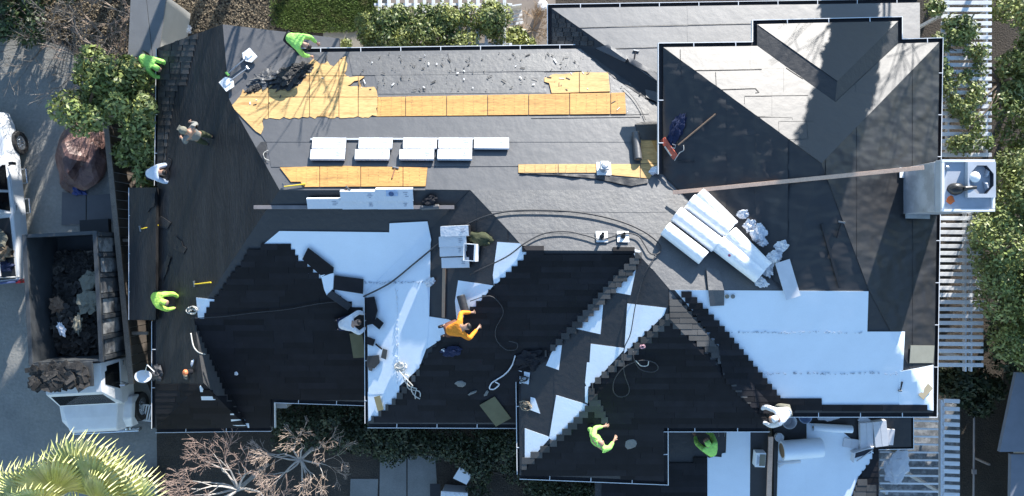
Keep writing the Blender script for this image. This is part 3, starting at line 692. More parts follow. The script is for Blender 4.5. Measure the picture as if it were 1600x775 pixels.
# ---------------------------------------------------------------- boards and tools
def board(name, p, q, wd, th, m, label, cat='board', z0=None, z1=None, dz=.02, group=None):
    A = S(*p) if z0 is None else W(p[0], p[1], z0); B = S(*q) if z1 is None else W(q[0], q[1], z1)
    A.z += dz; B.z += dz
    x = (B - A).normalized(); y = Vector((0, 0, 1)).cross(x).normalized(); z = x.cross(y); c = (A + B) / 2
    M = Matrix(((x.x, y.x, z.x, c.x), (x.y, y.y, z.y, c.y), (x.z, y.z, z.z, c.z), (0, 0, 0, 1)))
    bm = NB(); L_ = (B - A).length
    box(bm, (0, 0, 0), (L_, wd, th), bev=min(th, wd) * .08)
    return tag(obj(name, bm, m, None, M), label, cat, group)
pink = mat('pinkish_lumber', (.62, .42, .31), .7, .1, 3, .1, 40, fine=.12, fs=30)
board('plank', (1051, 301), (1443, 262), .10, .05, pink, 'long pinkish plank leaning across the right roof from felt to chimney', z0=4.86, z1=6.75)
board('plank', (398, 324), (710, 324), .10, .045, mat('dark_board', (.20, .18, .18), .75, .2, 3), 'long dark toe board below the ridge bundles', dz=.07, z0=S(560, 324).z, z1=S(560, 324).z)
board('batten', (694, 420), (693, 496), .085, .05, wood, 'pale lumber batten running down the valley below the bundle stack', dz=.04)
board('batten', (486, 218), (795, 217), .05, .035, white_pt, 'thin white batten along the top edge of the bundle row', dz=.055)
sheet_lbl = []
board('ply_scrap', (772, 622), (776, 662), .50, .015, mat('olive_board', (.13, .125, .07), .8, .15, 4), 'olive square of board lying askew on the black shingles', 'board scrap', dz=.09).rotation_euler.rotate_axis('Z', R(28))
board('ply_scrap', (557, 520), (563, 558), .36, .015, MATS['olive_board'], 'olive board under the kneeling worker in white', 'board scrap', dz=.10)
board('ply_scrap', (590, 618), (596, 640), .17, .012, MATS['olive_board'], 'small olive offcut on the pale underlayment near the left gutter', 'board scrap', dz=.11)
board('ply_scrap', (1420, 553), (1457, 553), .46, .015, mat('pale_board', (.24, .24, .20), .8, .1, 4), 'pale grey-green board lying flat at the right eave', 'board scrap', dz=.06)
board('ply_scrap', (1436, 620), (1451, 602), .18, .015, mat('tan_board', (.30, .26, .18), .8, .1, 4), 'tan offcut on the underlayment flap at the lower right corner', 'board scrap', dz=.09)
board('lumber', (1204, 682), (1200, 800), .13, .05, pink, 'pinkish lumber laid on edge between the two low roofs', z0=3.25, z1=2.95)
hd = mat('hammer_steel', (.22, .23, .24), .35, .1, 9, metal=.7); yel = mat('yellow_handle', (.72, .52, .03), .5, .05, 9); brn = mat('brown_handle', (.22, .10, .05), .6, .1, 9)
def hammer(p, q, m, label, dz=.07, head=.10, cat='hammer'):
    A, B = S(*p), S(*q); A.z += dz; B.z += dz
    x = (B - A).normalized(); y = Vector((0, 0, 1)).cross(x).normalized(); z = x.cross(y)
    M = Matrix(((x.x, y.x, z.x, A.x), (x.y, y.y, z.y, A.y), (x.z, y.z, z.z, A.z), (0, 0, 0, 1)))
    t = thing('hammer', label, cat, M); L_ = (B - A).length
    bm = NB(); tube(bm, [(0.02, 0, 0), (L_ * .6, 0, 0), (L_, 0, 0)], [.014, .017, .021], 8); obj('handle', bm, m, t)
    bm = NB(); box(bm, (0, .0, 0), (.04, head * 1.5, .04), bev=.006); box(bm, (0, head * .8, 0), (.05, .03, .05), bev=.008); obj('head', bm, hd, t)
    return t
hammer((444, 292), (478, 288), yel, 'yellow hammer at the left end of the main ridge')
hammer((221, 358), (249, 352), yel, 'yellow hammer near the left eave on the low felt extension')
hammer((305, 444), (331, 441), yel, 'yellow hammer on the dark left slope above the pale patch')
hammer((618, 262), (613, 279), brn, 'brown handled hammer on the plywood above the ridge', .05)
hammer((546, 295), (541, 300), brn, 'small hammer at the top of the white ridge bundle', .2)
hammer((1313, 347), (1306, 372), dark_cl, 'black pry hammer lying on the right slope', .05)
hammer((993, 80), (990, 98), dark_cl, 'black hammer on the pale felt of the back roof', .05)
hammer((1405, 610), (1408, 596), dark_cl, 'small dark knife tool on the underlayment at lower right', .06, .05, 'tool')
board('black_bar', (1283, 350), (1311, 450), .06, .03, black_pl, 'thin black strip running straight down the right slope', 'bar', dz=.05)  # thin black strip laid flat along the slope
# push broom
M = onroof(1047, 232, -54, .07); t = thing('push_broom', 'push broom with red block and wooden pole on the dark left-facing felt', 'broom', M)
bm = NB(); box(bm, (0, 0, .03), (.62, .16, .06), bev=.012); obj('block', bm, mat('red_broom', (.48, .10, .055), .65, .2, 8, fine=.2, fs=30), t)
bm = NB(); box(bm, (.05, -.06, .075), (.30, .035, .02)); obj('bristle_strip', bm, mat('cream', (.6, .52, .42), .7, .1, 8), t)
A, B = M.inverted() @ (S(1058, 228) + Vector((0, 0, .14))), M.inverted() @ (S(1117, 179) + Vector((0, 0, .07)))
bm = NB(); tube(bm, [A, B], .022, 8); obj('pole', bm, mat('broom_pole', (.27, .17, .11), .6, .1, 9), t)
bm = NB(); tube(bm, [(.02, .06, .07), (.1, .13, .1), (.05, .2, .12), (-.03, .14, .1)], .01, 6); obj('brace', bm, metal_g, t)
bm = NB(); crumple(bm, (.43, .17, .12), .5, 2.6, 14, 4); tag(obj('tarp', bm, navy_cl, None, onroof(1057, 203, 62, .03), smooth=False), 'crumpled navy cloth heaped above the red push broom', 'cloth')
board('black_bar', (1058, 252), (1085, 252), .03, .02, black_pl, 'short black bar below the red push broom', 'bar', dz=.05)
bm = NB(); crumple(bm, (.16, .11, .12), .35, 3, 15); tag(obj('plastic_wrap', bm, wrap_m, None, onroof(1023, 268, 20, .05)), 'white crumpled plastic at the end of the gutter by the plywood', 'plastic')
# roofing shovels
def shovel(p, q, label, grip):
    A, B = S(*p), S(*q); A.z += .08; B.z += .07; x = (B - A).normalized(); y = Vector((0, 0, 1)).cross(x).normalized(); z = x.cross(y)
    M = Matrix(((x.x, y.x, z.x, A.x), (x.y, y.y, z.y, A.y), (x.z, y.z, z.z, A.z), (0, 0, 0, 1)))
    t = thing('tear_off_shovel', label, 'shovel', M, 'tear-off shovels on the upper left slope'); L_ = (B - A).length
    bm = NB(); prism(bm, [(-.17, -.16), (-.15, .16), (.08, .18), (.17, .05), (.17, -.05), (.08, -.18)], 0, .035); box(bm, (.0, 0, .05), (.22, .16, .05), bev=.02, taper=.7); obj('blade', bm, white_pt, t)
    bm = NB(); tube(bm, [(.12, 0, .05), (L_, 0, .03)], .017, 8); obj('shaft', bm, metal_g, t)
    bm = NB(); box(bm, (L_, 0, .03), (.06, .13, .045), bev=.015); obj('grip', bm, grip, t)
    return t
shovel((391, 89), (357, 117), 'white bladed shovel with green grip, the upper of the two', lime)
shovel((357, 132), (388, 108), 'white bladed shovel with shaft toward upper right, the lower of the two', metal_g)
# vents
def vent(px, py, label, dome):
    M = onroof(px, py, 0, .05); t = thing('roof_vent', label, 'roof vent', M)
    s = .38 if dome else .30
    bm = NB(); box(bm, (0, 0, .006), (s, s, .012)); obj('flashing', bm, white_pt, t)
    if dome:
        bm = NB(); lathe(bm, [(.12, 0), (.12, .12), (.115, .13)], 18, (0, 0, .01)); obj('stack', bm, metal_g, t)
        bm = NB(); box(bm, (0, .01, .17), (.24, .26, .05), bev=.02); lathe(bm, [(.1, .19), (.07, .22), (0, .23)], 18); obj('hood', bm, metal_g, t)
    else:
        bm = NB(); lathe(bm, [(.065, 0), (.055, .05), (.04, .06), (.038, .22), (.028, .22), (.028, .1)], 16, (0, 0, .01)); obj('pipe', bm, rubber, t, smooth=True)
    return t
vent(943, 265, 'metal hooded vent on a white square at the plywood edge', True)
vent(940, 371, 'black pipe vent on white square, left one of the two', False)
vent(973, 371, 'black pipe vent on white square, right one of the two', False)

# ---------------------------------------------------------------- rolls
def roll(M, L_, r, m, label, group=None, name='underlayment_roll', core=.04):
    t = thing(name, label, 'roll', M, group)
    bm = NB(); n = 28; prof = [(r * .96, -L_ / 2), (r, -L_ / 2 + .015), (r, L_ / 2 - .015), (r * .96, L_ / 2)]
    lathe(bm, [(core, -L_ / 2 + .01)] + prof + [(core, L_ / 2 - .01)], n); 
    for v in bm.verts:
        v.co.xy *= 1 + .012 * noise.noise(v.co * 4)
        v.co = Vector((v.co.z, v.co.x, v.co.y + r))
    obj('wound_sheet', bm, m, t, smooth=False)
    bm = NB(); lathe(bm, [(core, -L_ / 2 - .002), (core, L_ / 2 + .002)], 16)
    for v in bm.verts: v.co = Vector((v.co.z, v.co.x, v.co.y + r))
    obj('core_tube', bm, mat('card_core', (.22, .15, .09), .8, .1, 9), t)
    return t
silver = mat('silver_wrapper', (.88, .88, .89), .32, .05, 5, .4, 9, spec=.6)
gr = 'white wrapped rolls piled on the right of the ridge'
d_ = [('outermost roll on the lower left of the upper set', (1066, 385)), ('second roll from lower left in the upper set', (1084, 365)), ('second roll from upper right in the upper set', (1103, 346)),
      ('uppermost roll of the pile beside the plank', (1121, 328)), ('lower roll of the lower set with the small red mark', (1150, 411)), ('upper roll of the lower set beside crumpled wrap', (1170, 391))]
for i, (lb, (x, y)) in enumerate(d_):
    zs = max(S(x, y).z, .0); A = S(x - 27, y - 25); B = S(x + 27, y + 25)
    M = onroof(x, y, -43, (.04, .07, .12, .05, .06, .10)[i])
    t = roll(M, (1.22, 1.30, 1.26, 1.2, 1.3, 1.26)[i], (.2, .225, .23, .2, .235, .235)[i], silver, 'white wrapped ' + lb, gr)
    if i == 4:
        bm = NB(); lathe(bm, [(.035, 0), (.035, .004), (0, .005)], 12)
        obj('red_mark', bm, mat('red_mark', (.35, .05, .12), .5, .1, 9), t, Matrix.Translation((-.25, -.165, .402)) @ Matrix.Rotation(R(45), 4, 'X'))
roll(onroof(994, 232, 91, .03), .80, .105, felt_grey, 'part used grey felt roll standing along the plywood edge', None, 'felt_roll')
roll(onroof(673, 321, 3, .05), .46, .07, felt_grey, 'short dark felt roll at the right end of the ridge bundles', None, 'felt_roll')
roll(onroof(1246, 695, 5, .05), 1.12, .27, white_ul, 'fat white roll lying on the low pale roof', None, 'underlayment_roll', .2)
roll(onroof(1297, 666, -3, .05), 1.1, .11, white_ul, 'slim white roll above the fat roll on the low roof', None)
roll(onroof(728, 475, -72, .06), .5, .11, felt, 'black roll in front of the worker in orange', None, 'felt_roll', .03)
# crumpled wraps
for i, (x, y, s, lb) in enumerate(((1161, 335, (.14, .1, .1), 'uppermost crumpled white wrap right of the rolls'), (1172, 352, (.15, .13, .13), 'crumpled white wrap between two others right of the rolls'), (1186, 364, (.22, .18, .14), 'largest crumpled white wrap right of the rolls'),
        (1192, 378, (.12, .1, .1), 'lowest crumpled white wrap right of the rolls'), (1221, 384, (.16, .11, .12), 'white wrap scrap on the dark felt right of the pile'), (1209, 404, (.2, .16, .16), 'white wrap bunched at the roll ends above the leaning board'),
        (1200, 421, (.17, .12, .13), 'white wrap at the lower end of the roll pile'), (1187, 443, (.16, .12, .14), 'white wrap scrap at the top edge of the pale sheet'), (673, 440, (.14, .1, .07), 'white plastic scrap beside the valley batten'))):
    bm = NB(); crumple(bm, s, .6, 1.9, 20 + i, 4); tag(obj('crumpled_wrap', bm, wrap_m, None, onroof(x, y, i * 47, .05)), lb, 'plastic wrap')
board('drip_board', (1219, 408), (1236, 465), .38, .015, mat('white_panel', (.62, .63, .66), .5, .1, 3), 'pale rectangular board below the roll pile', 'board', dz=.16)
sheet('felt_strip', [(1102, 418), (1122, 422), (1130, 455), (1130, 477), (1108, 478)], 'T P3 P2', felt_dust, .09, th=.02, grid=6, wr=.02, parent=None)
tag(bpy.data.objects['felt_strip'], 'dark felt strip draped over the top edge of the pale sheet', 'felt strip')
for x, y, lb, m in ((1135, 462, 'left', khaki_cl), (1144, 462, 'right', grey_cl)):
    bm = NB(); lathe(bm, [(.055, 0), (.055, .012), (.03, .02), (0, .02)], 12); tag(obj('nail_coil', bm, m, None, onroof(x, y, 0, .06)), 'small round coil on the pale sheet, the %s of a pair' % lb, 'nail coil')
# loose black shingle sheets and offcuts lying on the pale sheet
def loose(poly, label, m=shingle_m, dz=.1, cat='shingle'): 
    xs = sum(p[0] for p in poly) / len(poly); ys = sum(p[1] for p in poly) / len(poly)
    o = sheet('loose_shingle', poly, 'B1 L2 M', m, dz, th=.03); return tag(o, label, cat, 'loose shingles near the kneeling worker')
loose([(474, 405), (483, 387), (523, 418), (522, 426), (505, 432)], 'large tilted black shingle upper left of the kneeling worker', dz=.12)
loose([(524, 430), (569, 436), (568, 459), (522, 452)], 'long black shingle above the kneeling worker')
loose([(571, 465), (586, 463), (591, 485), (585, 505), (573, 508)], 'upright black shingle right of the kneeling worker', dz=.12)
loose([(590, 495), (601, 504), (594, 514), (583, 505)], 'small tilted black shingle beside the upright one', dz=.15)
loose([(574, 525), (587, 530), (584, 540), (574, 537)], 'black offcut at the left edge of the pale sheet', dz=.1)
loose([(574, 556), (593, 554), (594, 566), (586, 575), (574, 572)], 'wide charcoal offcut at the left edge of the pale sheet', shingle_lit, .1)
loose([(599, 544), (606, 546), (604, 561), (596, 558)], 'charcoal offcut right of the wide one on the pale sheet', shingle_lit, .1)
loose([(588, 536), (598, 544), (597, 546), (587, 538)], 'thin black sliver on the pale sheet', dz=.09)
loose([(576, 572), (584, 573), (582, 579), (577, 578)], 'smallest charcoal offcut beside the left gutter of the pale sheet', shingle_lit, .1)
sheet('white_film', [(503, 430), (512, 428), (523, 427), (522, 450), (512, 461), (508, 452)], 'B1', white_ul, .11, th=.02, grid=5, wr=.04)
tag(bpy.data.objects['white_film'], 'crumpled white film left of the long black shingle', 'film')
board('felt_tube', (515, 457), (548, 480), .2, .05, felt, 'dark felt scrap roll left of the kneeling worker', 'felt scrap', dz=.1)
# torn felt heaps on the plywood
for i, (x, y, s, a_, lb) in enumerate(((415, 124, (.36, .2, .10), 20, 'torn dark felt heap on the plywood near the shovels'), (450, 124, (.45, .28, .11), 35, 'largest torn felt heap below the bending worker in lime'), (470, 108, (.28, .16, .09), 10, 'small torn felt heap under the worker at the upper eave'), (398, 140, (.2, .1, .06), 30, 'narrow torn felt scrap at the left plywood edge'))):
    bm = NB(); crumple(bm, s, .8, 3.0, 40 + i, 4); tag(obj('torn_felt', bm, felt_worn_sunlit if i else felt_dust, None, onroof(x, y, a_, .03)), lb, 'torn felt')
# scraps nobody could count, on the old felt by the upper eave
bm = NB(); r = random.Random(5)
for k in range(150):
    x, y = r.uniform(560, 925), r.uniform(84, 142)
    if k > 120: x, y = r.uniform(370, 545), r.uniform(90, 170)
    if k > 138: x, y = r.uniform(930, 1030), r.uniform(100, 180)
    M = onroof(x, y, r.uniform(0, 180), .045, ['T']); s = (r.uniform(.03, .12) * r.choice((.4, .7, 1.3)), r.uniform(.01, .03), .01)
    v0 = len(bm.verts); vs = box(bm, (0, 0, 0), s, mi=0 if r.random() < .78 else 1)
    for v in vs: v.co = M @ v.co
tag(obj('roofing_scraps', bm, [felt, white_pt]), kind='stuff')
# wrap, paper and shingle crumbs on the black slopes
for i, (x, y, s, m, lb) in enumerate(((720, 598, (.14, .10, .03), grey_cl, 'grey paper scrap in the middle of the black slope'), (738, 612, (.13, .04, .03), grey_cl, 'narrow grey scrap on the black slope near the olive board'), (760, 613, (.1, .05, .03), grey_cl, 'small grey scrap just above the olive board'),
        (370, 582, (.06, .05, .03), white_cl, 'tiny white scrap on the left black slope'), (985, 692, (.13, .16, .02), grey_cl, 'grey smear of grit on the lower black slope'), (303, 567, (.05, .1, .04), white_cl, 'white tag above the orange topped bottle'))):
    bm = NB(); crumple(bm, s, .5, 3, 60 + i, 2); tag(obj('scrap', bm, m, None, onroof(x, y, i * 31, .06)), lb, 'scrap')
t = thing('spray_bottle', 'orange topped bottle on the dusty lower left slope', 'bottle', onroof(302, 580, 0, .05))
bm = NB(); lathe(bm, [(.07, 0), (.075, .02), (.075, .16), (.04, .2)], 14); obj('bottle_body', bm, dark_cl, t)
bm = NB(); lathe(bm, [(.085, .19), (.09, .22), (.06, .27), (0, .28)], 14); obj('cap', bm, mat('orange_cap', (.75, .22, .08), .5, .05, 9), t)
bm = NB(); crumple(bm, (.07, .12, .08), .4, 3, 71, 3); tag(obj('glove', bm, khaki_cl, None, onroof(293, 586, 15, .05)), 'pale work glove beside the orange topped bottle', 'glove')

# ---------------------------------------------------------------- hoses, cords, ropes
def hose(name, pts, r, m, label, cat, dz=.09, sm=6):
    P = [Vector((p[0], p[1], 0)) for p in pts]; out = []
    for i in range(len(P) - 1):
        p0, p1, p2, p3 = P[max(i - 1, 0)], P[i], P[i + 1], P[min(i + 2, len(P) - 1)]
        for k in range(sm):
            t = k / sm
            out.append(.5 * ((2 * p1) + (-p0 + p2) * t + (2 * p0 - 5 * p1 + 4 * p2 - p3) * t * t + (-p0 + 3 * p1 - 3 * p2 + p3) * t ** 3))
    out.append(P[-1]); bm = NB(); tube(bm, [S(p.x, p.y, dz) for p in out], r, 6)
    return tag(obj(name, bm, m, None, smooth=True), label, cat)
hose('air_hose', [(569, 463), (610, 442), (650, 410), (690, 378), (740, 346), (790, 331), (850, 329), (910, 333), (965, 345), (1005, 362), (1028, 380), (1031, 392), (1024, 398)], .022, cord_m, 'long black air hose arching over the grey felt past the vents', 'hose', .1)
hose('air_hose', [(735, 428), (790, 402), (820, 380), (850, 365), (885, 362), (915, 368), (940, 374), (973, 365), (995, 368), (1006, 382), (1014, 395), (1024, 398)], .018, cord_m, 'thinner black hose passing beside both pipe vents', 'hose', .1)
hose('air_hose', [(1024, 398), (1005, 430), (992, 475), (984, 520), (974, 545), (974, 580), (982, 605), (978, 616), (965, 618), (957, 608), (960, 590), (975, 572), (1000, 562), (1020, 565), (1027, 574), (1018, 580), (1000, 576), (990, 562), (988, 548)], .013, cord_m, 'thin dark hose looping down the lower middle slope', 'hose', .13)
hose('air_hose', [(300, 497), (350, 494), (400, 488), (450, 483), (500, 474), (540, 470)], .012, cord_m, 'thin hose crossing the left black slope to the kneeling worker', 'hose', .11)
hose('air_hose', [(735, 470), (765, 462), (782, 475), (786, 490), (775, 512), (776, 530), (790, 545), (806, 545), (808, 536), (795, 532)], .012, cord_m, 'thin hose curling right of the worker in orange', 'hose', .12)
hose('cord', [(1052, 252), (1060, 240), (1066, 236), (1066, 228)], .01, cord_w, 'thin pale cord on the red broom block', 'cord', .15)
hose('rope', [(300, 520), (304, 540), (312, 550), (322, 553)], .02, cord_w, 'pale rope end on the dusty lower left ridge', 'rope', .08)
hose('rope', [(992, 562), (1000, 570), (1010, 570), (1012, 563)], .012, cord_w, 'short pale cord end near the hose loop on lower slope', 'rope', .14)
hose('cord', [(420, 235), (413, 240), (415, 248), (422, 251)], .008, cord_w, 'thin cord end near the torn corner of the left hip', 'cord', .06)
hose('strap', [(805, 555), (800, 570), (790, 583), (775, 593), (768, 598), (765, 606), (772, 607), (780, 600), (774, 596)], .018, white_cl, 'white strap curling on the black slope below the dark heap', 'strap', .09)
hose('rope', [(974, 138), (988, 152), (1000, 170), (1008, 188)], .008, cord_m, 'black wire over felt near the torn valley', 'wire', .06)
def tangle(px, py, n, rad, m, label, seed, ln=0, cat='rope'):
    r = random.Random(seed); bm = NB()
    for k in range(n):
        pts = []; a = r.uniform(0, 6.28); rr = rad * r.uniform(.5, 1.1); ox, oy = r.uniform(-.3, .3) * rad, r.uniform(-.3, .3) * rad
        for i in range(10): pts.append(S(px + ox + rr * math.cos(a + i * .6) , py + oy + rr * .7 * math.sin(a + i * .6), .08 + .05 * r.random()))
        tube(bm, pts, .013, 5)
    if ln:
        for k in range(3):
            pts = []
            for i in range(14):
                t = i / 13; pts.append(S(px + 4 + t * 26 + 5 * math.sin(t * 9 + k * 2), py + 8 + t * 46 - 6 * t * t + 3 * math.cos(t * 11 + k), .09 + .02 * k))
            tube(bm, pts, .016, 5)
    return tag(obj('rope_tangle', bm, m), label, cat)
tangle(625, 571, 7, 9, cord_w, 'tangled pale rope on the underlayment trailing down the stepped edge', 3, 1)
tangle(819, 592, 5, 8, black_pl, 'black tool belt ring, upper one at the middle gutter', 4, 0, 'tool belt'); tangle(820, 632, 6, 9, mat('tan_strap', (.30, .24, .17), .8, .2, 9), 'tan and black harness coil at the middle gutter', 5, 0, 'harness')
tangle(1003, 541, 3, 4, mat('pink_cord', (.5, .28, .32), .7, .2, 9), 'small pink cord bunch at the top of the stepped shingles', 6)
tangle(303, 484, 4, 9, cord_w, 'thin pale cord tangle left of the small blue patch', 7)
bm = NB(); crumple(bm, (.46, .24, .13), .7, 2.2, 81, 4); tag(obj('tool_bag', bm, dark_cl, None, onroof(832, 560, 12, .05)), 'crumpled black bag heaped at the top of the middle gutter', 'bag')
bm = NB(); crumple(bm, (.2, .12, .1), .5, 2.2, 82); tag(obj('black_jacket', bm, dark_cl, None, onroof(672, 312, 25, .08)), 'black bundle of straps at the right end of the ridge bundles', 'straps')
bm = NB(); crumple(bm, (.26, .14, .1), .5, 2.2, 83); tag(obj('cap', bm, navy_cl, None, onroof(706, 547, 10, .06)), 'navy cloth lying below the worker in orange', 'cloth')
bm = NB(); crumple(bm, (.08, .06, .06), .4, 2.2, 84, 2); tag(obj('scrap', bm, white_cl, None, onroof(694, 546, 10, .06)), 'white cloth tip beside the navy cloth', 'scrap')
# satellite dish at the left eave
t = thing('satellite_dish', 'white oval satellite dish below the left eave near the truck', 'satellite dish', Matrix.Translation(W(224, 588, 2.75)))
bm = NB(); lathe(bm, [(.0, -.06), (.12, -.045), (.2, -.01), (.235, .03), (.225, .035), (.12, -.03), (.0, -.045)], 24, sy=.78); obj('reflector', bm, white_pt, t, Matrix.Rotation(R(12), 4, 'Y'), smooth=True)
bm = NB(); tube(bm, [(.0, 0, -.05), (.1, 0, -.3), (.35, .02, -.35)], .02, 8); obj('mast', bm, metal_g, t)
bm = NB(); tube(bm, [(.05, .1, .0), (.18, .36, .16), (.42, .16, .22)], .015, 6); obj('feed_arm', bm, metal_g, t)
bm = NB(); crumple(bm, (.25, .22, .14), .5, 2.4, 90); tag(obj('trash_bag', bm, mat('grey_bag', (.05, .05, .055), .6, .2, 9), None, onroof(246, 582, 0, .05)), 'dark grey sack at the left eave beside the white dish', 'sack')

# ---------------------------------------------------------------- things on the low roof at lower right
kraft = mat('white_carton', (.60, .61, .64), .65, .08, 4)
def carton(px, py, s, ang, label, open_=False):
    t = thing('carton', label, 'carton', onroof(px, py, ang, .05), 'flattened cartons on the low roof')
    bm = NB(); box(bm, (0, 0, s[2] / 2), s, bev=.008); obj('carton_body', bm, kraft, t)
    for k in (-1, 1):
        bm = NB(); box(bm, (k * s[0] * .25, 0, s[2] + .006), (s[0] * .485, s[1] * .99, .008)); obj('flap', bm, kraft, t, Matrix.Rotation(R(k * 1.2), 4, 'Y'))
    return t
carton(1350, 678, (.36, .78, .12), 4, 'tall flat white carton, left one of the touching pair')
carton(1371, 674, (.36, .74, .16), 8, 'tall flat white carton, right one of the touching pair')
carton(1387, 681, (.26, .46, .05), -4, 'small white carton right of the touching pair')
carton(1328, 691, (.44, .26, .04), -8, 'small flat white carton left of the touching pair')
carton(1348, 655, (.3, .22, .05), -35, 'white carton corner tucked under the eave above the pair')
t = thing('open_carton', 'open white carton on its side below the touching pair', 'carton', onroof(1345, 705, 18, .05))
for M_, s in ((Matrix.Translation((0, .13, .1)), (.62, .02, .2)), (Matrix.Translation((-.3, 0, .1)) @ Matrix.Rotation(R(-25), 4, 'Z'), (.02, .3, .2)), (Matrix.Translation((.05, -.12, .02)) @ Matrix.Rotation(R(20), 4, 'Z'), (.55, .02, .04))):
    bm = NB(); box(bm, (0, 0, 0), s); obj('carton_side', bm, kraft, t, M_)
bm = NB(); box(bm, (0, 0, .008), (.5, .22, .016)); obj('carton_base', bm, dark_in, t)
def bucket(px, py, r, h, m, label, ang=0):
    t = thing('bucket', label, 'bucket', onroof(px, py, ang, .05, flat=True))
    bm = NB(); lathe(bm, [(r * .85, 0), (r, h), (r * 1.06, h), (r * 1.06, h - .03), (r * .96, h - .02), (r * .8, .03), (0, .03)], 22); obj('bucket_body', bm, m, t, smooth=False)
    bm = NB(); tube(bm, [(r * 1.05 * math.cos(R(a_)), r * 1.05 * math.sin(R(a_)) * .9, h + .01 + .02 * math.sin(R(a_))) for a_ in range(0, 190, 20)], .006, 5); obj('bail', bm, metal_g, t)
    return t
bucket(1214, 681, .12, .16, white_pt, 'small white bucket beside the mouth of the fat roll')
bucket(1227, 655, .19, .30, kraft, 'pale bucket right of the worker in white')
bucket(1252, 648, .17, .28, mat('blue_bucket', (.38, .47, .62), .5, .08, 5), 'bluish bucket under the eave near the worker in white')
bm = NB(); crumple(bm, (.3, .16, .06), .6, 2.4, 95); tag(obj('plastic_wrap', bm, wrap_m, None, onroof(1290, 648, -5, .05)), 'white wrap tucked under the eave left of the cartons', 'plastic wrap')
bm = NB(); tube(bm, [(-.32, 0, .03), (-.15, .03, .04), (.1, .02, .04), (.32, 0, .03)], [.1, .04, .05, .04], 10); 
for v in bm.verts: v.co.z *= .5
tag(obj('trowel', bm, kraft, None, onroof(1232, 722, 9, .06)), 'grey stick with rounded head on the pale low roof', 'tool')
t = thing('label_box', 'small white box with printed side standing by the pinkish lumber', 'box', onroof(1183, 712, -2, .05))
bm = NB(); box(bm, (0, 0, .13), (.28, .42, .26), bev=.008); obj('box_body', bm, white_pt, t)
bm = NB(); box(bm, (.05, 0, .264), (.16, .34, .006)); obj('box_top', bm, khaki_cl, t)
bm = NB()
for k in range(3): box(bm, (-.095 + .025 * k, 0, .268), (.006, .3 - .05 * k, .004))
obj('print_mark', bm, print_m, t)

# lap edges and stapled seams of the sheets
def seam(pts, facets, wd=1.0, m=felt, dz=.036):
    wd *= .6
    for a, b in zip(pts, pts[1:]):
        dx, dy = b[0] - a[0], b[1] - a[1]; l = math.hypot(dx, dy); nx, ny = -dy / l * wd / 2, dx / l * wd / 2
        sheet('lap_seam', [(a[0] + nx, a[1] + ny), (b[0] + nx, b[1] + ny), (b[0] - nx, b[1] - ny), (a[0] - nx, a[1] - ny)], facets, m, dz, th=.012, parent=house)
seam([(1063, 77), (1064, 120), (1066, 122)], 'RT RL', 1.2); seam([(1084, 110), (1190, 108)], 'RT'); seam([(1118, 112), (1120, 150), (1125, 158)], 'RT', 1); seam([(1120, 140), (1180, 138), (1186, 144), (1180, 145)], 'RT', 1)
seam([(1163, 162), (1163, 150), (1262, 149)], 'RT', 1); seam([(1216, 190), (1270, 189)], 'RT', .9); seam([(1216, 190), (1218, 234), (1238, 238)], 'RT', 1.1); seam([(1260, 190), (1262, 217), (1220, 218)], 'RT', .9); seam([(1248, 228), (1262, 232), (1266, 248)], 'RT', .9); seam([(1182, 182), (1237, 184), (1238, 187)], 'RT', .9)
seam([(900, 44), (1030, 40), (1180, 37)], 'BT', .8); seam([(960, 76), (1034, 74)], 'BT', .8); seam([(1228, 106), (1254, 123)], 'DL RT', 1.6)
seam([(830, 185), (1000, 183)], 'T', .7); 
for y_, x0_, x1_, fc in ((519, 1130, 1350, 'P3'), (583, 1185, 1405, 'P3'), (441, 560, 670, 'L2 B1')):
    bm = NB(); r = random.Random(y_)
    for k in range(90):
        x = r.uniform(x0_, x1_); y = y_ + r.gauss(0, 1.1); l = r.uniform(.5, 2.2); sheet('', [(x, y), (x + l, y), (x + l, y + .5), (x, y + .5)], fc, None, .058, th=.004, bm=bm)
    me = bpy.data.meshes.new('staple_row'); bm.normal_update(); bm.to_mesh(me); bm.free(); link('staple_row', me, mat('staple_grey', (.34, .38, .44), .5, .2, 30), house)['kind'] = 'stuff'
bm = NB(); r = random.Random(9)
for k in range(60):
    y = r.uniform(450, 600); x = 620 + r.gauss(0, 1.2); sheet('', [(x, y), (x + .7, y), (x + .7, y + 1.6), (x, y + 1.6)], 'L2 M', None, .062, th=.004, bm=bm)
me = bpy.data.meshes.new('staple_row'); bm.normal_update(); bm.to_mesh(me); bm.free(); link('staple_row', me, white_pt, house)['kind'] = 'stuff'
# nail lines on the plywood
bm = NB()
for x0 in range(596, 976, 16):
    for k in range(7): box(bm, S(x0 + r.uniform(-.6, .6), 153 + k * 4.4 - (x0 - 596) * .012, .048), (.012, .012, .005))
for x0 in list(range(448, 664, 16)) + list(range(820, 930, 16)):
    for k in range(5): box(bm, S(x0 + r.uniform(-.6, .6), (264 if x0 < 700 else 259) + k * (5 if x0 < 700 else 2.3), .048), (.012, .012, .005))
link('nail_heads', bpy.data.meshes.new('nail_heads'), hd, house)['kind'] = 'stuff'; bm.to_mesh(bpy.data.objects['nail_heads'].data); bm.free()
sheet('felt_flap', [(812, 271), (895, 272), (960, 277), (1012, 280), (1012, 286), (985, 291), (930, 279), (870, 274)], 'T', felt, .05, grid=6, wr=.05, wf=3, parent=house)
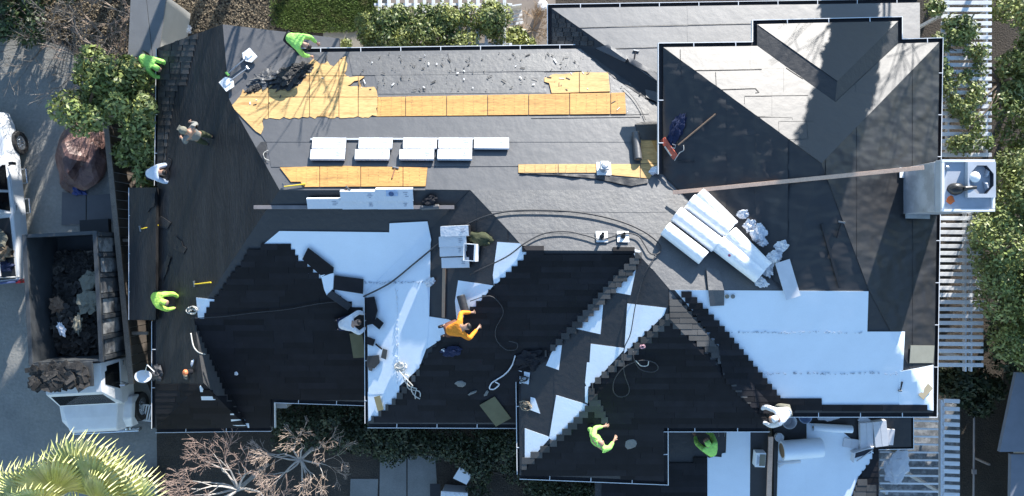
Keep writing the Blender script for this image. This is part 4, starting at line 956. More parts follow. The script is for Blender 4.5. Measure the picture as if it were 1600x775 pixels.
# ---------------------------------------------------------------- vegetation
leaf_a = mat('leaf_mid_green', (.145, .185, .052), .5, .25, 1.4, isl=.5, second=(.23, .26, .08), s2=1.1)
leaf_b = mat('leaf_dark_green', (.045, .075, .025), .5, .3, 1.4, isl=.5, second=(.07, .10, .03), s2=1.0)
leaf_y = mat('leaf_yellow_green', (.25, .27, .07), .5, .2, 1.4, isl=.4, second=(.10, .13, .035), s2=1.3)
leaf_d = mat('leaf_shaded_green', (.03, .045, .018), .6, .3, 1.4, isl=.5)  # darker leaf green with the shade on the low bushes painted in
bark = mat('bark', (.13, .10, .075), .9, .3, 8, .5, 30)
bark_p = mat('pale_bark', (.45, .41, .37), .85, .2, 8, .3, 40)
twig_r = mat('reddish_twig', (.28, .20, .165), .85, .3, 5, isl=.3)
twig_p = mat('pale_twig', (.40, .31, .25), .85, .25, 5, isl=.3)
twig_g = mat('grey_twig', (.20, .18, .16), .9, .3, 5, isl=.3)
def leafcloud(name, balls, n, size, m, parent=None, seed=0, shell=.55, up=.35, asp=.5):
    """n leaf blades through the outer volume of a set of clumps (centre, radii)"""
    g = np.random.default_rng(seed); wts = np.array([b[1][0] * b[1][1] + b[1][0] * b[1][2] for b in balls]); wts /= wts.sum()
    idx = g.choice(len(balls), n, p=wts); c = np.array([tuple(b[0]) for b in balls])[idx]; rr = np.array([b[1] for b in balls])[idx]
    d = g.normal(size=(n, 3)); d /= np.linalg.norm(d, axis=1)[:, None]; rad = shell + (1.12 - shell) * g.random(n) ** .7
    p = c + d * rr * rad[:, None]
    nr = d * .6 + g.normal(size=(n, 3)) * .55 + np.array([0, 0, up]); nr /= np.linalg.norm(nr, axis=1)[:, None]
    t = np.cross(nr, g.normal(size=(n, 3))); t /= np.linalg.norm(t, axis=1)[:, None]; b = np.cross(nr, t)
    s = (size * (.55 + .9 * g.random(n)))[:, None]
    v = np.stack([p - t * s, p + b * s * asp - nr * s * .12, p + t * s, p - b * s * asp - nr * s * .12], 1).reshape(-1, 3)
    me = bpy.data.meshes.new(name); me.vertices.add(4 * n); me.vertices.foreach_set('co', v.astype(np.float32).ravel())
    me.loops.add(4 * n); me.loops.foreach_set('vertex_index', np.arange(4 * n, dtype=np.int32)); me.polygons.add(n)
    me.polygons.foreach_set('loop_start', np.arange(0, 4 * n, 4, dtype=np.int32)); me.polygons.foreach_set('loop_total', np.full(n, 4, dtype=np.int32))
    me.update(calc_edges=True)
    return link(name, me, m, parent)
def limbs(bm, base, tips, r0, seed=0):
    r = random.Random(seed)
    for t in tips:
        b, t = Vector(base), Vector(t); mid = b.lerp(t, .5) + Vector((r.uniform(-.2, .2), r.uniform(-.2, .2), r.uniform(-.1, .3)))
        tube(bm, [b, mid, t], [r0 * .55, r0 * .35, r0 * .12], 6)
def tree(name, label, base, h, balls, n, size, m, r0=.14, group=None, seed=0, cat='tree', **kw):
    t = thing(name, label, cat, Matrix.Translation(base), group); B = Vector(base); bm = NB()
    low = min(b[0][2] for b in balls) - B.z
    tube(bm, [(0, 0, 0), (.05, .03, low * .5), (0, 0, max(low, .4))], [r0, r0 * .8, r0 * .65], 8)
    limbs(bm, (0, 0, max(low * .8, .3)), [Vector(b[0]) - B for b in balls[:14]], r0, seed); obj('trunk', bm, bark, t)
    leafcloud('crown', [(Vector(b[0]) - B, b[1]) for b in balls], n, size, m, t, seed, **kw)
    return t
def rballs(poly, z0, z1, n, r, seed=0):
    g = random.Random(seed); out = []; x0, x1 = min(p[0] for p in poly), max(p[0] for p in poly); y0, y1 = min(p[1] for p in poly), max(p[1] for p in poly)
    while len(out) < n:
        p = (g.uniform(x0, x1), g.uniform(y0, y1))
        if inside(p, poly):
            q = g.uniform(*r); z = g.uniform(z0, z1); out.append((W(p[0], p[1], z), (q, q, q * g.uniform(.6, .9))))
    return out
# tree over the drive at upper left
tree('broadleaf_tree', 'leafy green tree between the driveway and the upper left eave', W(185, 190, 0), 4, rballs([(120, 90), (165, 100), (215, 90), (228, 130), (232, 190), (222, 225), (190, 175), (150, 205), (118, 200), (95, 165), (78, 150), (105, 115)], 2.0, 3.6, 34, (.28, .5), 1), 10000, .075, leaf_a, seed=1)
tree('shrub', 'tall green shrub in the gap beside the left eave below the tree', W(213, 250, 0), 3, rballs([(195, 205), (235, 190), (236, 262), (226, 285), (205, 290), (192, 250)], 1.2, 2.2, 16, (.25, .4), 2), 3000, .08, leaf_a, .06, seed=2, cat='shrub')
# hedge over the white pergola at the top
hp = [(570, 22), (640, 16), (700, 22), (745, 10), (796, 12), (800, 40), (788, 62), (740, 70), (690, 68), (640, 66), (600, 72), (568, 62)]
tree('hedge', 'flowering green hedge along the top pergola', W(680, 45, 0), 3, rballs(hp, 2.2, 2.75, 44, (.22, .36), 3), 20000, .048, leaf_y, .07, seed=3, cat='hedge')
tree('shrub', 'round yellow-green shrub at the right end of the top hedge', W(812, 62, 0), 1.5, rballs([(800, 50), (826, 50), (828, 76), (800, 76)], .7, 1.0, 6, (.2, .3), 4), 1400, .07, leaf_y, .04, seed=4, cat='shrub')
# right-hand side
vp = [(1445, 0), (1490, 0), (1520, 40), (1535, 90), (1540, 150), (1530, 190), (1550, 200), (1545, 235), (1500, 238), (1472, 235), (1470, 160), (1470, 70), (1443, 70)]
tree('vine', 'sprawling green vine over the upper right pergola', W(1500, 150, 0), 3, rballs(vp, 2.55, 2.8, 40, (.16, .30), 5), 6500, .055, leaf_a, .06, seed=5, cat='vine', shell=.3)
rp = [(1560, 0), (1640, 0), (1640, 260), (1570, 260), (1560, 200), (1575, 120)]
tree('hedge', 'tall green hedge beyond the upper right pergola', W(1600, 130, 0), 3, rballs(rp, 1.6, 2.6, 46, (.3, .5), 6), 16000, .06, leaf_a, .1, seed=6, cat='hedge')
tp = [(1575, 262), (1610, 240), (1660, 250), (1690, 560), (1620, 570), (1580, 545), (1560, 500), (1555, 450), (1528, 400), (1518, 370), (1530, 345), (1560, 335), (1568, 290)]
tree('broadleaf_tree', 'large pale green tree beside the right pergola below the chimney', W(1590, 410, 0), 5, rballs(tp, 2.6, 4.6, 80, (.35, .62), 7), 42000, .055, leaf_a, .18, seed=7)
tree('shrub', 'low dark shrubs added under the large pale green tree to shade the alley', W(1620, 540, 0), 2.5, rballs([(1560, 500), (1680, 480), (1690, 600), (1600, 600), (1565, 560)], .6, 2.3, 30, (.4, .6), 15), 7000, .08, leaf_d, .07, seed=15, cat='shrub')  # added so that their shadow darkens the alley
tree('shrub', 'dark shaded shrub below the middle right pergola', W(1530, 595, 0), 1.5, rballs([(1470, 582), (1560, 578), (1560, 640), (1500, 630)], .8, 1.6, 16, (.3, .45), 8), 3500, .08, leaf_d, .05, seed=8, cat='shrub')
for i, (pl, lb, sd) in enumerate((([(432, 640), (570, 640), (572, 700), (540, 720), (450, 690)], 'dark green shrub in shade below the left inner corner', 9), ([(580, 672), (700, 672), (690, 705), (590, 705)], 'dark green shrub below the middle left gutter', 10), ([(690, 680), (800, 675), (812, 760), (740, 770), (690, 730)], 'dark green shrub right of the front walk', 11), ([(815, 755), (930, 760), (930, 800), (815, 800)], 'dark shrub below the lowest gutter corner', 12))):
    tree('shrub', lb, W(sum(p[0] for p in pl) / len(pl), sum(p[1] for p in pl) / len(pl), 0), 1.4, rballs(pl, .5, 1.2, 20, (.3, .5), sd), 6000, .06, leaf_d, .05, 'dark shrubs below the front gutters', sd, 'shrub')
tree('shrub', 'dark grey-green shrub in the top left corner', W(50, 20, 0), 2, rballs([(-40, -40), (130, -40), (105, 30), (60, 55), (-40, 60)], .7, 1.5, 26, (.3, .5), 13), 5000, .075, leaf_b, .06, seed=13, cat='shrub')
tree('shrub', 'small weedy green plant by the upper gutter end', W(541, 72, 0), .8, [(W(541, 70, .5), (.18, .2, .15)), (W(536, 76, .4), (.14, .14, .1))], 350, .06, leaf_y, .02, seed=14, cat='shrub')
# bare trees and shrubs: forking limbs
def forks(bm, p, d, L_, r, depth, g, spread=.55, up=.0, mi=0, segs=3, minr=.006, kids=(2, 3), twist=.22, tw=1):
    pts = [p.copy()]; rad = [r]; q = p.copy()
    for k in range(segs):
        d = (d + Vector((g.uniform(-twist, twist), g.uniform(-twist, twist), g.uniform(-twist, twist) + up))).normalized()
        q = q + d * L_ / segs; pts.append(q.copy()); rad.append(max(minr, r * (1 - .38 * (k + 1) / segs)))
    tube(bm, pts, rad, 6 if r > .04 else (4 if r > .012 else 3), False, mi if r > .0125 else tw)
    if depth > 0:
        for k in range(g.randint(*kids)):
            nd = (d + Vector((g.uniform(-1, 1), g.uniform(-1, 1), g.uniform(-.6, .8))) * spread).normalized()
            s = g.choice((len(pts) - 1, len(pts) - 1, len(pts) - 2))
            forks(bm, pts[s], nd, L_ * g.uniform(.6, .85), max(minr, rad[s] * g.uniform(.55, .75)), depth - 1, g, spread, up, mi, segs, minr, kids, twist, tw)
def bare(label, base, trunk_h, dirs, L_, r, depth, seed, mats, lean=(0, 0), group=None, **kw):
    g = random.Random(seed); t = thing('bare_tree', label, 'bare tree', Matrix.Translation(base), group)
    top = Vector((lean[0], lean[1], trunk_h)); bm = NB(); tube(bm, [(0, 0, 0), tuple(top * .5 + Vector((.05, .04, 0))), tuple(top)], [r * 1.4, r * 1.15, r], 8); obj('trunk', bm, mats[0], t)
    bm = NB()
    for d in dirs: forks(bm, top.copy(), Vector(d).normalized(), L_ * g.uniform(.85, 1.1), r * .62, depth, g, **kw)
    obj('branches', bm, list(mats), t); return t
bare('bare tree with pale limbs and reddish twigs below the left corner gutter', W(372, 765, 2.6) * 1 - Vector((0, 0, 2.6)), 2.6, [(-1, .9, .4), (-.9, 1.3, .5), (-.2, 1, .6), (-1, .2, .5), (.5, .8, .6), (-1, -.3, .5), (-.6, .6, .9), (.9, .3, .5), (-.5, -.6, .7)], .80, .06, 5, 31, (bark_p, twig_r), minr=.0045, spread=.6, kids=(2, 3))
bare('bushy bare tree with many pale fine twigs left of the front walk', W(470, 718, 2.2) - Vector((0, 0, 2.2)), 2.2, [(-1, .2, .5), (-.8, .8, .5), (0, 1, .6), (.8, .7, .5), (1, 0, .5), (.8, -.8, .5), (0, -1, .6), (-.8, -.8, .5), (-.4, .9, .8), (.5, -.4, 1), (-.9, -.3, .9)], .60, .05, 5, 32, (bark_p, twig_p), minr=.0042, spread=.5, kids=(2, 3), tw=1)
for i, (x, y, n, h, lb, mt) in enumerate(((165, 60, 9, .8, 'dry grey-brown bare shrub at the top left edge', twig_g), (70, 70, 8, .8, 'dry bare shrub over the shaded top of the driveway', twig_g), (205, 25, 7, .6, 'dry bare shrub left of the small shed roof', twig_p), (120, 25, 9, .8, 'dry bare shrub right of the dark corner shrub', twig_g), (178, 115, 8, .7, 'pale bare shrub just above the leafy tree', twig_p), (140, 95, 8, .7, 'grey bare shrub at the edge of the driveway top', twig_g), (832, 48, 12, .5, 'tan feathery dry grass clump by the top patio', mat('tan_grass', (.36, .26, .17), .9, .25, 6, isl=.3)))):
    g = random.Random(50 + i); t = thing('dry_shrub', lb, 'shrub', Matrix.Translation(W(x, y, 0))); bm = NB()
    for k in range(n):
        a = k * 2.4 + g.random(); forks(bm, Vector((0, 0, .05)), Vector((math.cos(a), math.sin(a), g.uniform(.5, 1.2))), h * (.7 if i == 6 else 1), .022 if i < 6 else .012, 4 if i < 6 else 3, g, .5, 0, 0, 3, .005, (2, 3) if i < 6 else (3, 4))
    obj('branches', bm, [mt, mt], t)
g = random.Random(77); t = thing('bare_tree', 'thin bare branches reaching over the top right corner', 'bare tree', Matrix.Translation(W(1660, -40, 0)))
bm = NB(); tube(bm, [(0, 0, 0), (-.1, .1, 2.4)], [.12, .09], 8); obj('trunk', bm, bark_p, t); bm = NB()
for d in ((-1, -.3, .5), (-1, -.7, .5), (-1, .1, .7), (-.6, -1, .5)): forks(bm, Vector((-.1, .1, 2.4)), Vector(d).normalized(), 1.5, .05, 4, g, .5, 0, 0, 3, .006)
obj('branches', bm, [bark_p, twig_p], t)
# fan palm at lower left
palm_l = mat('palm_leaf', (.46, .48, .17), .45, .15, 2, isl=.22, second=(.56, .55, .26), s2=2.5)
palm_d = mat('palm_leaf_dark', (.11, .15, .045), .5, .2, 2, isl=.2)
pb = W(128, 815, 4.25); pb.z = 0; t = thing('fan_palm', 'bright yellow-green fan palm at the lower left corner', 'palm tree', Matrix.Translation(pb))
bm = NB(); tube(bm, [(0, 0, 0), (.05, 0, 2.2), (0, 0, 4.2)], [.26, .2, .2], 12); obj('trunk', bm, bark, t)
g = random.Random(12)
def frond(ang, el, pet, Lf, m, roll_=0):
    bm = NB(); d = Vector((math.cos(ang) * math.cos(el), math.sin(ang) * math.cos(el), math.sin(el))); s = Vector((-math.sin(ang), math.cos(ang), 0)); u = d.cross(s) * -1
    s, u = s * math.cos(roll_) + u * math.sin(roll_), u * math.cos(roll_) - s * math.sin(roll_)
    o = Vector((0, 0, 4.25)); h = o + d * pet; tube(bm, [o, o.lerp(h, .5) + Vector((0, 0, .05)), h], [.025, .02, .016], 5)
    n = 34; spread = R(108)
    for k in range(n):
        a = (k / (n - 1) - .5) * 2 * spread; L_ = Lf * (1 - .30 * (abs(a) / spread) ** 2) * g.uniform(.93, 1.05)
        dr = d * math.cos(a) + s * math.sin(a); sd = s * math.cos(a) - d * math.sin(a)
        w0 = L_ * .58 * math.tan(spread / n) * 1.35; droop = Vector((0, 0, -1)) * L_
        P = [h, h + dr * L_ * .58 - droop * 0 + Vector((0, 0, -.02 * L_)), h + dr * L_ * .82 + droop * .05, h + dr * L_ + droop * g.uniform(.14, .42)]
        wv = (.006, w0, w0 * .42, .0015); rr = []
        for p, ww in zip(P, wv): rr.append([bm.verts.new(p - sd * ww), bm.verts.new(p + u * ww * .7), bm.verts.new(p + sd * ww)])
        for A, B in zip(rr, rr[1:]):
            bm.faces.new((A[0], A[1], B[1], B[0])); bm.faces.new((A[1], A[2], B[2], B[1]))
    obj('frond', bm, m, t)
for k in range(15): frond(k * 2.399 + .4, R(70 - 4.5 * k), g.uniform(.8, 1.3), g.uniform(1.0, 1.25), palm_l if k % 5 else palm_d, g.uniform(-.5, .5))
for a_, e_, p_ in ((38, 22, 1.3), (62, 25, 1.35), (85, 18, 1.45), (112, 28, 1.2), (20, 20, 1.7), (140, 20, 1.3), (8, 10, 1.5), (100, 5, 1.0), (50, 5, 1.0), (160, 15, 1.6)): frond(R(a_), R(e_), p_, 1.3, palm_l, g.uniform(-.5, .5))

# trees standing beyond the top edge, whose shade falls on the drive and roof, plus side trees added for shade
cb = Vector((11.75, 12.2, 0)); balls = []
g = random.Random(4)
for k in range(36):
    z = 1.0 + k * .335; rr = .80 * (1 - max(0, z - 11.4) / 2.2); balls.append((cb + Vector((g.uniform(-.12, .12), g.uniform(-.12, .12), z)), (rr * .85, rr * .85, .5)))
tree('cypress', 'tall columnar evergreen beyond the top edge shading the right roof', cb, 12, balls, 34000, .15, leaf_b, .2, seed=21, shell=.2)
for i, (x, y, h, rad, n) in enumerate(((-18.5, 12.5, 6.5, 2.2, 7000), (-13.5, 14.0, 7.0, 2.0, 6000), (-22.5, 9.8, 6.5, 2.4, 7000), (-17.0, 17.5, 9.5, 2.0, 6000), (17.2, -1.2, 7.5, 2.3, 7000), (17.6, -5.5, 6.5, 2.0, 5000), (-22.5, 2.0, 8.5, 2.4, 7000), (-21.5, -5.0, 8.0, 2.2, 6000))):
    g = random.Random(60 + i); b0 = Vector((x, y, 0)); bl_ = []
    for k in range(22):
        a = g.uniform(0, 6.28); q = rad * g.random() ** .5; bl_.append((b0 + Vector((q * math.cos(a), q * math.sin(a), h - 2.2 + g.uniform(-1.2, 1.6))), (.75, .75, .6)))
    tree('shade_tree', ('broad evergreen tree beyond the top left corner', 'evergreen tree beyond the dry shrubs at the top', 'evergreen tree beyond the left end of the driveway', 'tallest evergreen tree beyond the top left corner', 'tall evergreen tree added beyond the right edge to shade the alley', 'evergreen tree added for shade beyond the lower right edge', 'tall evergreen tree added beyond the left edge to darken the drive', 'evergreen tree added beyond the lower left edge to darken the drive')[i], b0, h, bl_, n, .2, leaf_b, .2, 'shade trees beyond the frame', 70 + i, shell=.1)
for i, (x, y, h, r, sd) in enumerate(((-5.6, 12.5, 6.2, .16, 1), (-6.6, 14.6, 7.2, .2, 2), (-7.9, 13.2, 6.6, .16, 3), (-9.4, 15.5, 7.5, .22, 4), (-3.2, 10.2, 5.0, .10, 5), (-10.6, 14.0, 7.4, .16, 8), (15.0, 11.5, 6.2, .09, 6), (13.4, 14.5, 7.5, .08, 7))):
    bare(('bare tree beyond the top edge right of the lawn', 'bare tree beyond the lawn, shading the left hip', 'slim bare tree beyond the small shed roof', 'thick bare tree beyond the dry leaf ground', 'small bare tree beyond the top hedge', 'bare tree beyond the dry shrubs at top left', 'bare tree beyond the upper right pergola', 'tall bare tree beyond the upper right corner')[i],
         (x, y, 0), h * .62, [(-1, .3, 1.2), (.9, .5, 1.3), (.2, -1, 1.2), (-.3, .9, 1.4), (.1, .1, 1.6)], h * .26, r, 3, 90 + sd, (bark, twig_g), group='bare trees beyond the top edge', minr=.012, spread=.5)

# ---------------------------------------------------------------- pergolas, fences, small outbuildings
def pergola(label, post_px, z, beams, slats, m=None):
    c = W(*post_px[0], 0); t = thing('pergola', label, 'pergola', Matrix.Translation((c.x, c.y, 0))); o = Vector((c.x, c.y, 0)); m = m or slat_m
    proto = {}
    def bar(nm, p, q, wd, th, zz):
        A, B = W(p[0], p[1], zz) - o, W(q[0], q[1], zz) - o; L_ = (B - A).length; key = (nm, round(L_, 2), wd)
        M = Matrix.Translation((A + B) / 2) @ Matrix.Rotation(math.atan2(B.y - A.y, B.x - A.x), 4, 'Z')
        if key in proto: link(nm, proto[key], None, t, M)
        else:
            bm = NB(); box(bm, (0, 0, 0), (L_, wd, th), bev=.006); proto[key] = obj(nm, bm, m, t, M).data
    for p, q, wd in beams: bar('beam', p, q, wd, .14, z - .10)
    for p, q, wd in slats: bar('slat', p, q, wd, .05, z)
    for p in post_px:
        A = W(p[0], p[1], z - .2) - o; bm = NB(); box(bm, (A.x, A.y, (z - .18) / 2), (.09, .09, z - .18)); obj('post', bm, m, t)
    return t
pergola('white slatted pergola at right between the chimney and the big tree', [(1475, 350), (1510, 560), (1475, 560), (1510, 350)], 2.5, [((1507, 322), (1507, 580), .05), ((1516, 322), (1516, 580), .05)], [((1463, 330 + 10.9 * k), (1536, 330.5 + 10.9 * k), .115) for k in range(23)])
pergola('white slatted pergola at upper right under the vine', [(1478, 20), (1540, 20), (1478, 225), (1540, 225)], 2.5, [((1480, -30), (1480, 245), .06), ((1540, -30), (1540, 245), .06)], [((1470, -28 + 10.8 * k), (1549, -28 + 10.8 * k), .115) for k in range(26)])
pergola('white slatted pergola at lower right beside the low roof', [(1385, 770), (1471, 640), (1471, 770)], 2.35, [((1471, 624), (1471, 810), .12)], [((1474, 626 + 12.2 * k), (1499, 627 + 12.2 * k), .12) for k in range(15)] + [((1424 if k < 5 else 1374, 645 + 12.2 * k), (1466, 646 + 12.2 * k), .05) for k in range(13)])
pergola('white pergola of upright slats behind the top hedge', [(600, 10), (790, 10), (600, 70), (790, 70)], 2.3, [((585, 8), (800, 8), .07), ((585, 70), (800, 70), .07)], [((594 + 13.9 * k, -30), (593 + 13.9 * k, 78), .10) for k in range(15)])
gf = flat('pergola_floor', [(1372, 640), (1500, 628), (1500, 810), (1372, 810)], .004, mat('wet_gravel', (.16, .17, .18), .8, .4, 9, .5, 60, second=(.34, .35, .36), s2=3, thr=.55))
# plastic bag lying over the thin slats
bm = NB(); crumple(bm, (.34, .48, .07), .4, 1.7, 120, 4)
pb_m = mat('clear_film', (.72, .75, .80), .18, .1, 5, .3, 12, alpha=.6); tag(obj('plastic_bag', bm, pb_m, None, Matrix.Translation(W(1402, 730, 2.42)) @ Matrix.Rotation(R(-25), 4, 'Z')), 'crumpled clear plastic sheet lying on the lower right pergola', 'plastic sheet')
bm = NB(); crumple(bm, (.10, .08, .05), .5, 3, 121, 2); tag(obj('dry_leaves', bm, litter_m, None, Matrix.Translation(W(1397, 702, 2.40))), 'small clump of tan leaves at the top of the plastic sheet', 'leaf clump')
# white bench on the patio
t = thing('patio_chair', 'white slatted patio chair at the edge of the top patio', 'chair', Matrix.Translation(W(806, 34, 0)) @ Matrix.Rotation(R(8), 4, 'Z'))
for k in range(4):
    bm = NB(); box(bm, (0, .18 - .12 * k, .44), (.42, .09, .03)); obj('seat_slat', bm, slat_m, t)
for k in (-1, 1):
    for q in (-1, 1): bm = NB(); box(bm, (k * .19, q * .19, .21), (.05, .05, .42)); obj('leg', bm, slat_m, t)
bm = NB(); box(bm, (0, .24, .7), (.42, .04, .5)); obj('backrest', bm, slat_m, t)
bm = NB(); lathe(bm, [(.12, 0), (.16, .25), (.17, .27), (.1, .3), (0, .3)], 14); tag(obj('planter', bm, white_pt, None, Matrix.Translation(W(847, 12, 0))), 'white pot beside the corner of the back roof', 'pot')
# small shed at the top left
t = thing('shed', 'small shed with flat grey sheet roof at the top left of the house', 'shed', Matrix.Translation(W(228, 40, 0)))
o = W(228, 40, 0)
def shedpiece(nm, poly, z0, z1, m):
    bm = NB(); prism(bm, [tuple(W(p[0], p[1], z1) - o)[:2] for p in poly], z0, z1); return obj(nm, bm, m, t)
grey_roof = mat('grey_sheet_roof', (.17, .175, .18), .65, .12, 2, .1, 20)
shedpiece('roof_panel', [(205, -20), (226, -20), (238, 90), (200, 88)], 2.0, 2.06, grey_roof); shedpiece('roof_panel', [(227, -20), (262, -20), (247, 90), (239, 90)], 2.0, 2.055, grey_roof)
shedpiece('wall', [(210, -10), (255, -10), (242, 82), (205, 82)], 0, 1.998, wall_m)
bm = NB(); crumple(bm, (.2, .14, .12), .5, 2.4, 130); tag(obj('white_bag', bm, white_cl, None, Matrix.Translation(W(288, 45, .02)) @ Matrix.Scale(1.2, 4)), 'white bag on the dry leaves behind the left gable', 'bag')
# timber fence along the drive
t = thing('timber_fence', 'weathered timber fence between the driveway and the left eave', 'fence', Matrix.Translation(W(185, 380, 0))); o = W(185, 380, 0)
A, B = W(164, 168, 1.8), W(206, 600, 1.8); n = 30
for k in range(n):
    p, q = A.lerp(B, k / n), A.lerp(B, (k + .93) / n); c = (p + q) / 2 - o; bm = NB(); hh = 1.72 + .03 * ((k * 7) % 3)
    box(bm, (c.x, c.y, hh / 2), ((q - p).length, .035, hh), math.atan2(q.y - p.y, q.x - p.x)); obj('fence_board', bm, mat('dark_fence_wood', (.085, .07, .058), .85, .25, 3, .2, 40, isl=.3), t)
c = (A + B) / 2 - o; bm = NB(); box(bm, (c.x, c.y, 1.82), ((B - A).length, .16, .05), math.atan2(B.y - A.y, B.x - A.x), bev=.008); obj('cap_rail', bm, wood_g, t)
for k in range(3):
    p = A.lerp(B, .48 + .17 * k) - o; bm = NB(); box(bm, (p.x + .25, p.y, 1.5), (.5, .09, .09)); obj('brace', bm, wood_g, t)
# neighbour's building at lower right and pipe rail
nb = thing('neighbour_house', 'blue-grey neighbouring house at the lower right corner', 'house', Matrix.Translation(W(1650, 690, 0))); o = W(1650, 690, 0)
def npiece(nm, poly, z0, z1, m, inset=0):
    bm = NB(); prism(bm, [tuple(W(p[0], p[1], z1) - o)[:2] for p in poly], z0, z1); return obj(nm, bm, m, nb)
nroof = mat('blue_grey_roof', (.20, .22, .26), .7, .1, 3, .1, 40)
npiece('wall', [(1668, 610), (1800, 610), (1800, 900), (1668, 900)], 0, 2.44, wall_m); npiece('roof', [(1588, 582), (1820, 582), (1820, 706), (1562, 706)], 2.6, 2.72, nroof); npiece('roof', [(1580, 710), (1820, 710), (1820, 920), (1576, 920)], 2.45, 2.58, nroof)
t = thing('pipe_rail', 'thin pale pipe rail along the dark alley at lower right', 'rail', Matrix.Translation(W(1522, 720, 0))); o = W(1522, 720, 0)
bm = NB(); tube(bm, [W(1522, 640, .8) - o, W(1521, 810, .8) - o], .03, 8); obj('rail', bm, mat('pale_pipe', (.34, .30, .29), .6, .1, 9), t)
bm = NB(); box(bm, (0, .1, .4), (.06, .06, .8)); box(bm, W(1522, 737, .82) - o, (.12, .14, .08)); obj('post', bm, MATS['pale_pipe'], t)
# ---------------------------------------------------------------- vehicles and yard things on the drive
paint = mat('white_car_paint', (.70, .72, .74), .25, .03, 3, spec=.6); paint_o = mat('old_white_paint', (.78, .79, .80), .4, .08, 3, spec=.5)
glass = mat('dark_glass', (.012, .015, .018), .06, .05, 3, spec=.8); steel_d = mat('dark_steel', (.055, .06, .065), .6, .25, 3, .1, 30)
chrome = mat('bright_metal', (.6, .62, .64), .25, .05, 5, metal=.9); red_m = mat('tail_red', (.5, .02, .03), .35, .05, 5)
def wheel(t, c, r=.4, wd=.24, hubs=True):
    bm = NB(); lathe(bm, [(r * .62, -wd / 2), (r * .93, -wd / 2), (r, -wd * .3), (r, wd * .3), (r * .93, wd / 2), (r * .62, wd / 2), (r * .6, wd * .2)], 24)
    for v in bm.verts: v.co = Vector((v.co.z, v.co.x, v.co.y))
    w_ = obj('wheel', bm, rubber, t, Matrix.Translation(c))
    bm = NB(); lathe(bm, [(r * .6, -wd * .42), (r * .6, wd * .42), (r * .42, wd * .34), (r * .2, wd * .4), (.0, wd * .44)], 20)
    for k in range(6): lathe(bm, [(.02, wd * .3), (.02, wd * .46), (0, wd * .46)], 8, (r * .3 * math.cos(k * 1.047), r * .3 * math.sin(k * 1.047), 0))
    for v in bm.verts: v.co = Vector((v.co.z * (1 if c[0] > 0 else -1), v.co.x, v.co.y))
    obj('rim', bm, chrome, w_); return w_
def hullpart(nm, t, secs, m, smooth=True):          # lofted body: sections along y, each a list of (x, z)
    bm = NB(); rings = [[bm.verts.new((x, y, z)) for x, z in s] for y, s in secs]
    for a, b in zip(rings, rings[1:]):
        n = len(a)
        for k in range(n): bm.faces.new((a[k], a[(k + 1) % n], b[(k + 1) % n], b[k]))
    bm.faces.new(rings[0][::-1]); bm.faces.new(rings[-1]); o = obj(nm, bm, m, t, smooth=False)
    md = o.modifiers.new('bevel', 'BEVEL'); md.width = .04; md.segments = 3; md.limit_method = 'ANGLE'; md.angle_limit = R(25)
    return o
def sec(w, z0, z1, t=.9): return [(-w, z0), (-w, z0 + (z1 - z0) * .55), (-w * t, z1), (w * t, z1), (w, z0 + (z1 - z0) * .55), (w, z0)]
# --- dump truck, nose towards the bottom of the photo (local -y)
M = Matrix.Translation((-12.95, -2.35, 0)) @ Matrix.Rotation(R(3), 4, 'Z')
t = thing('dump_truck', 'old white dump truck with dark steel bed full of roofing debris', 'dump truck', M)
bx, b0, b1, zt = 1.02, -.95, 2.75, 2.55
bm = NB(); box(bm, (0, (b0 + b1) / 2, .98), (2 * bx, b1 - b0, .1)); obj('bed_floor', bm, steel_d, t)
for s in (-1, 1):
    bm = NB(); box(bm, (s * bx, (b0 + b1) / 2, (.95 + zt) / 2), (.06, b1 - b0, zt - .95)); box(bm, (s * bx, (b0 + b1) / 2, zt + .02), (.12, b1 - b0 + .1, .07), bev=.01); sd_ = obj('bed_side', bm, steel_d, t)
    for k in range(7):
        bm = NB(); box(bm, (s * (bx + .06), b0 + .05 + k * (b1 - b0 - .1) / 6, (.95 + zt) / 2), (.09, .11, zt - .98)); obj('stake', bm, steel_d, sd_)
    for k in range(6):
        bm = NB(); box(bm, (s * (bx + .035), b0 + .05 + (k + .5) * (b1 - b0 - .1) / 6, (.95 + zt) / 2 + .05), (.012, .42, (zt - 1.05) * (.9 if k % 2 else .8))); obj('side_panel', bm, mat('scuffed_panel', (.34, .34, .33), .6, .35, 2.5, second=(.12, .12, .12), s2=2), sd_)
bm = NB(); box(bm, (0, b1, 1.72), (2 * bx - .08, .06, 1.5)); box(bm, (0, b1, zt - .02), (2 * bx + .1, .1, .08)); obj('tailgate', bm, steel_d, t)
bm = NB(); box(bm, (0, b0, 1.78), (2 * bx - .08, .06, 1.6)); obj('headboard', bm, steel_d, t)
bm = NB(); box(bm, (-.12, b0 - .38, 2.58), (1.75, .72, .07), bev=.01); obj('cab_guard', bm, steel_d, t)
bm = NB(); box(bm, (0, .2, .62), (.9, 6.1, .18)); obj('chassis', bm, black_pl, t)
hullpart('cab', t, [(-1.05, sec(.98, .7, 1.55, .97)), (-1.06, [(-.98, .7), (-.98, 1.5), (-.84, 2.32), (.84, 2.32), (.98, 1.5), (.98, .7)]), (-1.92, [(-.98, .7), (-.98, 1.5), (-.82, 2.28), (.82, 2.28), (.98, 1.5), (.98, .7)]), (-2.42, [(-.98, .7), (-.98, 1.42), (-.90, 1.50), (.90, 1.50), (.98, 1.42), (.98, .7)])], paint_o)
bm = NB(); vs = [bm.verts.new(p) for p in ((-.76, -1.97, 2.20), (.76, -1.97, 2.20), (.84, -2.38, 1.58), (-.84, -2.38, 1.58))]; bm.faces.new(vs); bmesh.ops.solidify(bm, geom=bm.faces[:], thickness=.02); obj('windscreen', bm, glass, t)
